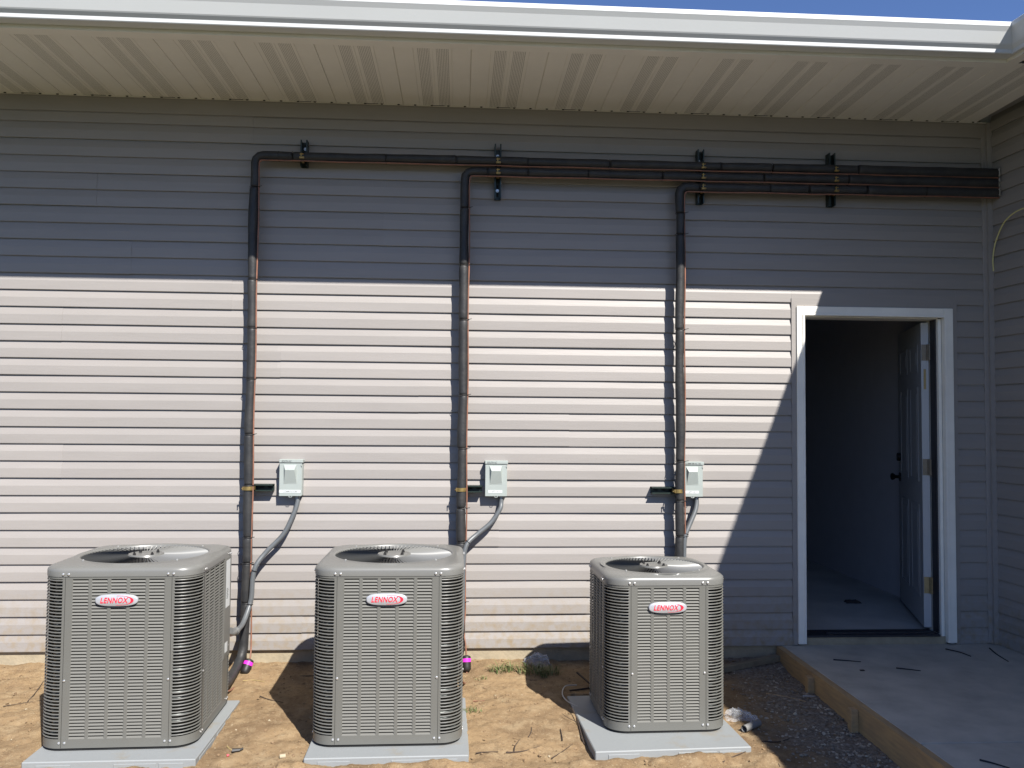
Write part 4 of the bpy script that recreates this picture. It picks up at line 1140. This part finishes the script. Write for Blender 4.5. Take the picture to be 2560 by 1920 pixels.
for k in range(10):
    a = 2*PI*k/10; r = 0.035+0.015*math.sin(k*1.7); vs.append((2.905+r*1.1*math.cos(a), 0.955+r*math.sin(a), 0.066+0.006*math.sin(k*3)))
mb.add(vs, [(k, (k+1) % 10, 10+(k+1) % 10, 10+k) for k in range(10)]+[tuple(range(10, 20))])
tag(mb.build('rag', 'rag'), 'dark rag lying on the floor inside the doorway', 'rag')
# short grey tube offcut
p0 = onground(1.395, -1.075, 0.017); p1 = onground(1.50, -0.985, 0.017)
mb = MB(); mb.tube([p0, p1], 0.017, 14, caps=False); mb.tube([p0+(p1-p0)*0.001, p1], 0.0135, 14, caps=False); mb.cyl(p0+(p1-p0)*0.4, p0+(p1-p0)*0.41, 0.0134, 14)
tag(mb.build('tube_offcut', 'pvc'), 'short grey tube offcut lying off the right corner of the right pad', 'pipe scrap')
# old plank near the wall
mb = MB(); T = Matrix.Translation((1.80, -0.115, gz(1.75, -0.12)+0.022)) @ Matrix.Rotation(math.radians(19), 4, 'Z') @ Matrix.Rotation(math.radians(-3.5), 4, 'Y')
mb.box(-0.26, 0.17, -0.020, 0.020, -0.018, 0.018, bev=0.002, T=T)
tag(mb.build('old_plank', 'wood_old'), 'weathered wood batten lying against the wall left of the concrete landing', 'wood scrap')
# wires
mb = MB(); mb.tube(smooth_path([onground(0.668, -0.40, 0.012), onground(0.60, -0.44, 0.016), onground(0.568, -0.56, 0.012), onground(0.580, -0.66, 0.010), onground(0.625, -0.74, 0.006)], 8), 0.0034, 7)
tag(mb.build('white_wire', 'wirewhite'), 'curved white wire coming out of the soil behind the right pad', 'wire')
mb = MB(); mb.tube(smooth_path([(3.372, -0.045, 2.35), (3.366, -0.050, 2.43), (3.36, -0.09, 2.53), (3.35, -0.20, 2.635), (3.352, -0.36, 2.672), (3.37, -0.55, 2.64), (3.397, -0.66, 2.60)], 8), 0.0042, 7)
tag(mb.build('yellow_cable', 'yellow'), 'thin yellow cable arching out of the wing wall near the inside corner', 'cable')
# little scraps
p = onground(-0.995, -1.22); mb = MB()
mb.tube([p+Vector((-0.018, 0, 0.009)), p+Vector((0.016, 0.006, 0.010))], 0.010, 7, rfun=lambda f: 1-0.3*f); mb.tube([p+Vector((0.012, 0.004, 0.010)), p+Vector((0.026, 0.016, 0.012))], 0.005, 6)
tag(mb.build('black_scrap', 'drier'), 'small black plastic cap on the soil between the left and middle pads', 'scrap')
p = onground(-1.020, -1.262); mb = MB(); mb.tube([p+Vector((-0.005, 0, 0.005)), p+Vector((0.004, 0.003, 0.006))], 0.006, 6, rfun=lambda f: 1-0.4*f)
tag(mb.build('wire_nut', 'red'), 'tiny red wire nut on the soil just left of the black cap', 'scrap')
p = onground(-0.775, -1.285); mb = MB(); mb.tube([p+Vector((-0.013, 0, 0.010)), p+Vector((0.012, 0.006, 0.010))], 0.010, 10, caps=False); mb.tube([p+Vector((-0.012, 0, 0.010)), p+Vector((0.011, 0.006, 0.010))], 0.006, 10, caps=False)
tag(mb.build('paper_roll', 'pebble'), 'tiny cream coloured roll on the soil just left of the middle pad', 'scrap')
# plastic bags
def bag(name, c, sx, sy, sz, seed, label, rz=0):
    rnd = random.Random(seed); mb = MB(); n, m_ = 19, 9; vs = []
    for j in range(m_+1):
        ph = PI*j/m_-PI/2
        for i in range(n):
            th = 2*PI*i/n+rnd.uniform(-0.12, 0.12); d = Vector((math.cos(ph)*math.cos(th), math.cos(ph)*math.sin(th), math.sin(ph)))
            r = rnd.uniform(0.72, 1.12)+0.35*noise.noise(d*1.4+Vector((seed, 0, 0)))
            v = Vector((d.x*sx*r, d.y*sy*r, max(d.z*sz*r, -0.10*sz)))
            v = Matrix.Rotation(rz, 3, 'Z') @ v
            vs.append((c[0]+v.x, c[1]+v.y, c[2]+v.z+0.003))
    mb.add(vs, [(j*n+i, j*n+(i+1) % n, (j+1)*n+(i+1) % n, (j+1)*n+i) for j in range(m_) for i in range(n)], 0, False)
    tag(mb.build(name, 'bag'), label, 'plastic bag', 'crumpled clear plastic bags')
bag('plastic_bag', onground(0.480, -0.070), 0.085, 0.042, 0.062, 3.3, 'crumpled clear plastic bag against the foundation left of the smaller condenser', 0.1)
bag('plastic_bag', onground(1.435, -0.880), 0.085, 0.050, 0.045, 8.9, 'crumpled clear plastic bag right of the smaller condenser', -0.35)
# grass
def tuft(cx, cy, n, rad, h, seed, label, name='grass_tuft'):
    rnd = random.Random(seed); mb = MB(); mb.fixn = False
    for _ in range(n):
        a = rnd.uniform(0, 2*PI); r = rad*math.sqrt(rnd.random()); x, y = cx+r*1.5*math.cos(a), cy+r*math.sin(a)*0.8
        z = gz(x, y)-0.002; L = h*rnd.uniform(0.4, 1.15); b = rnd.uniform(0, 2*PI); w_ = rnd.uniform(0.0016, 0.0034); lean = rnd.uniform(0.5, 1.25)
        dx, dy = math.cos(b), math.sin(b); vs = []
        for k in range(4):
            f = k/3; q = Vector((x+dx*L*lean*f*f, y+dy*L*lean*f*f, z+L*(f-0.45*lean*f*f))); ww = w_*(1-f*0.85)
            vs += [(q.x-dy*ww, q.y+dx*ww, q.z), (q.x+dy*ww, q.y-dx*ww, q.z)]
        mb.add(vs, [(2*k, 2*k+1, 2*k+3, 2*k+2) for k in range(3)])
    tag(mb.build(name, 'grass'), label, 'grass', 'small grass tufts on the bare soil')
tuft(0.265, -0.175, 90, 0.052, 0.070, 1, 'sunlit green grass tuft near the foundation between the middle and smaller condensers')
tuft(0.475, -0.200, 210, 0.085, 0.080, 2, 'grass tuft in shade in front of the plastic bag')
tuft(0.075, -0.78, 45, 0.035, 0.035, 3, 'tiny sparse grass patch beside the right side of the middle pad')
tuft(0.130, -0.27, 22, 0.030, 0.025, 4, 'tiny weed just right of the middle magenta banded drier')
# pebbles, clods and gravel (uncountable)
ICO = []
t_ = (1+5**.5)/2
for v in ((-1, t_, 0), (1, t_, 0), (-1, -t_, 0), (1, -t_, 0), (0, -1, t_), (0, 1, t_), (0, -1, -t_), (0, 1, -t_), (t_, 0, -1), (t_, 0, 1), (-t_, 0, -1), (-t_, 0, 1)):
    ICO.append(Vector(v).normalized())
ICF = [(0, 11, 5), (0, 5, 1), (0, 1, 7), (0, 7, 10), (0, 10, 11), (1, 5, 9), (5, 11, 4), (11, 10, 2), (10, 7, 6), (7, 1, 8), (3, 9, 4), (3, 4, 2), (3, 2, 6), (3, 6, 8), (3, 8, 9), (4, 9, 5), (2, 4, 11), (6, 2, 10), (8, 6, 7), (9, 8, 1)]
def scatter(name, matn, n, fn, size, seed, label, flat=0.6):
    rnd = random.Random(seed); vs = []; fs = []; cnt = 0
    while cnt < n:
        q = fn(rnd)
        if q is None: continue
        x, y = q; s_ = size[0]+(size[1]-size[0])*rnd.random()**3
        o = len(vs); sc = Vector((s_*rnd.uniform(0.7, 1.3), s_*rnd.uniform(0.7, 1.2), s_*flat*rnd.uniform(0.6, 1.2)))
        R_ = Matrix.Rotation(rnd.uniform(0, 6.28), 3, 'Z') @ Matrix.Rotation(rnd.uniform(-0.5, 0.5), 3, 'X')
        z = gz(x, y)+sc.z*0.35
        for v in ICO:
            w_ = R_ @ Vector((v.x*sc.x*rnd.uniform(0.75, 1.15), v.y*sc.y*rnd.uniform(0.75, 1.15), v.z*sc.z*rnd.uniform(0.75, 1.1)))
            vs.append((x+w_.x, y+w_.y, z+w_.z))
        fs += [tuple(i+o for i in f) for f in ICF]; cnt += 1
    mb = MB(); mb.fixn = False; mb.add(vs, fs); tag(mb.build(name, matn), label, kind='stuff')
PADS = [(-1.88, -1.13, -1.365, -0.57), (-0.69, 0.06, -1.37, -0.57), (0.58, 1.345, -1.34, -0.53)]
def soil(rnd):
    x, y = rnd.uniform(-2.9, 1.9), rnd.uniform(-2.2, -0.01)
    if any(a < x < b and c < y < d for a, b, c, d in PADS): return None
    if noise.noise(Vector((x*3, y*3, 2.2))) < rnd.uniform(-0.5, 0.4): return None
    return x, y
def heap(rnd):
    a, b, c, d = PADS[rnd.choice((0, 1, 2, 2, 2))]; x = rnd.uniform(a+0.02, b+0.06)
    if noise.noise(Vector((x*7, 2.2, a))) < rnd.uniform(-0.5, 0.3): return None
    return x, c-0.006-abs(rnd.gauss(0, 0.035))
def grav(rnd):
    y = rnd.uniform(-2.4, -0.05); x = rnd.uniform(1.48, 1.958)
    if rnd.random() > min(1, (x-1.42)/0.35)*min(1, (-y+0.25)/0.8): return None
    return x, y
scatter('soil_clods', 'clod', 5200, soil, (0.0012, 0.0095), 5, 'loose brown soil crumbs scattered over the ground')
scatter('soil_clods', 'clod', 1700, heap, (0.0015, 0.009), 6, 'crumbly soil heaped against the front edges of the pads')
scatter('soil_clods', 'clod', 420, soil, (0.004, 0.015), 16, 'lumps of dried soil lying about on the ground', 0.5)
scatter('pebbles', 'pebble', 420, soil, (0.0015, 0.0075), 8, 'pale pebbles scattered over the bare soil')
scatter('gravel', 'stone', 3000, grav, (0.0022, 0.0120), 9, 'grey gravel along the formwork of the landing')
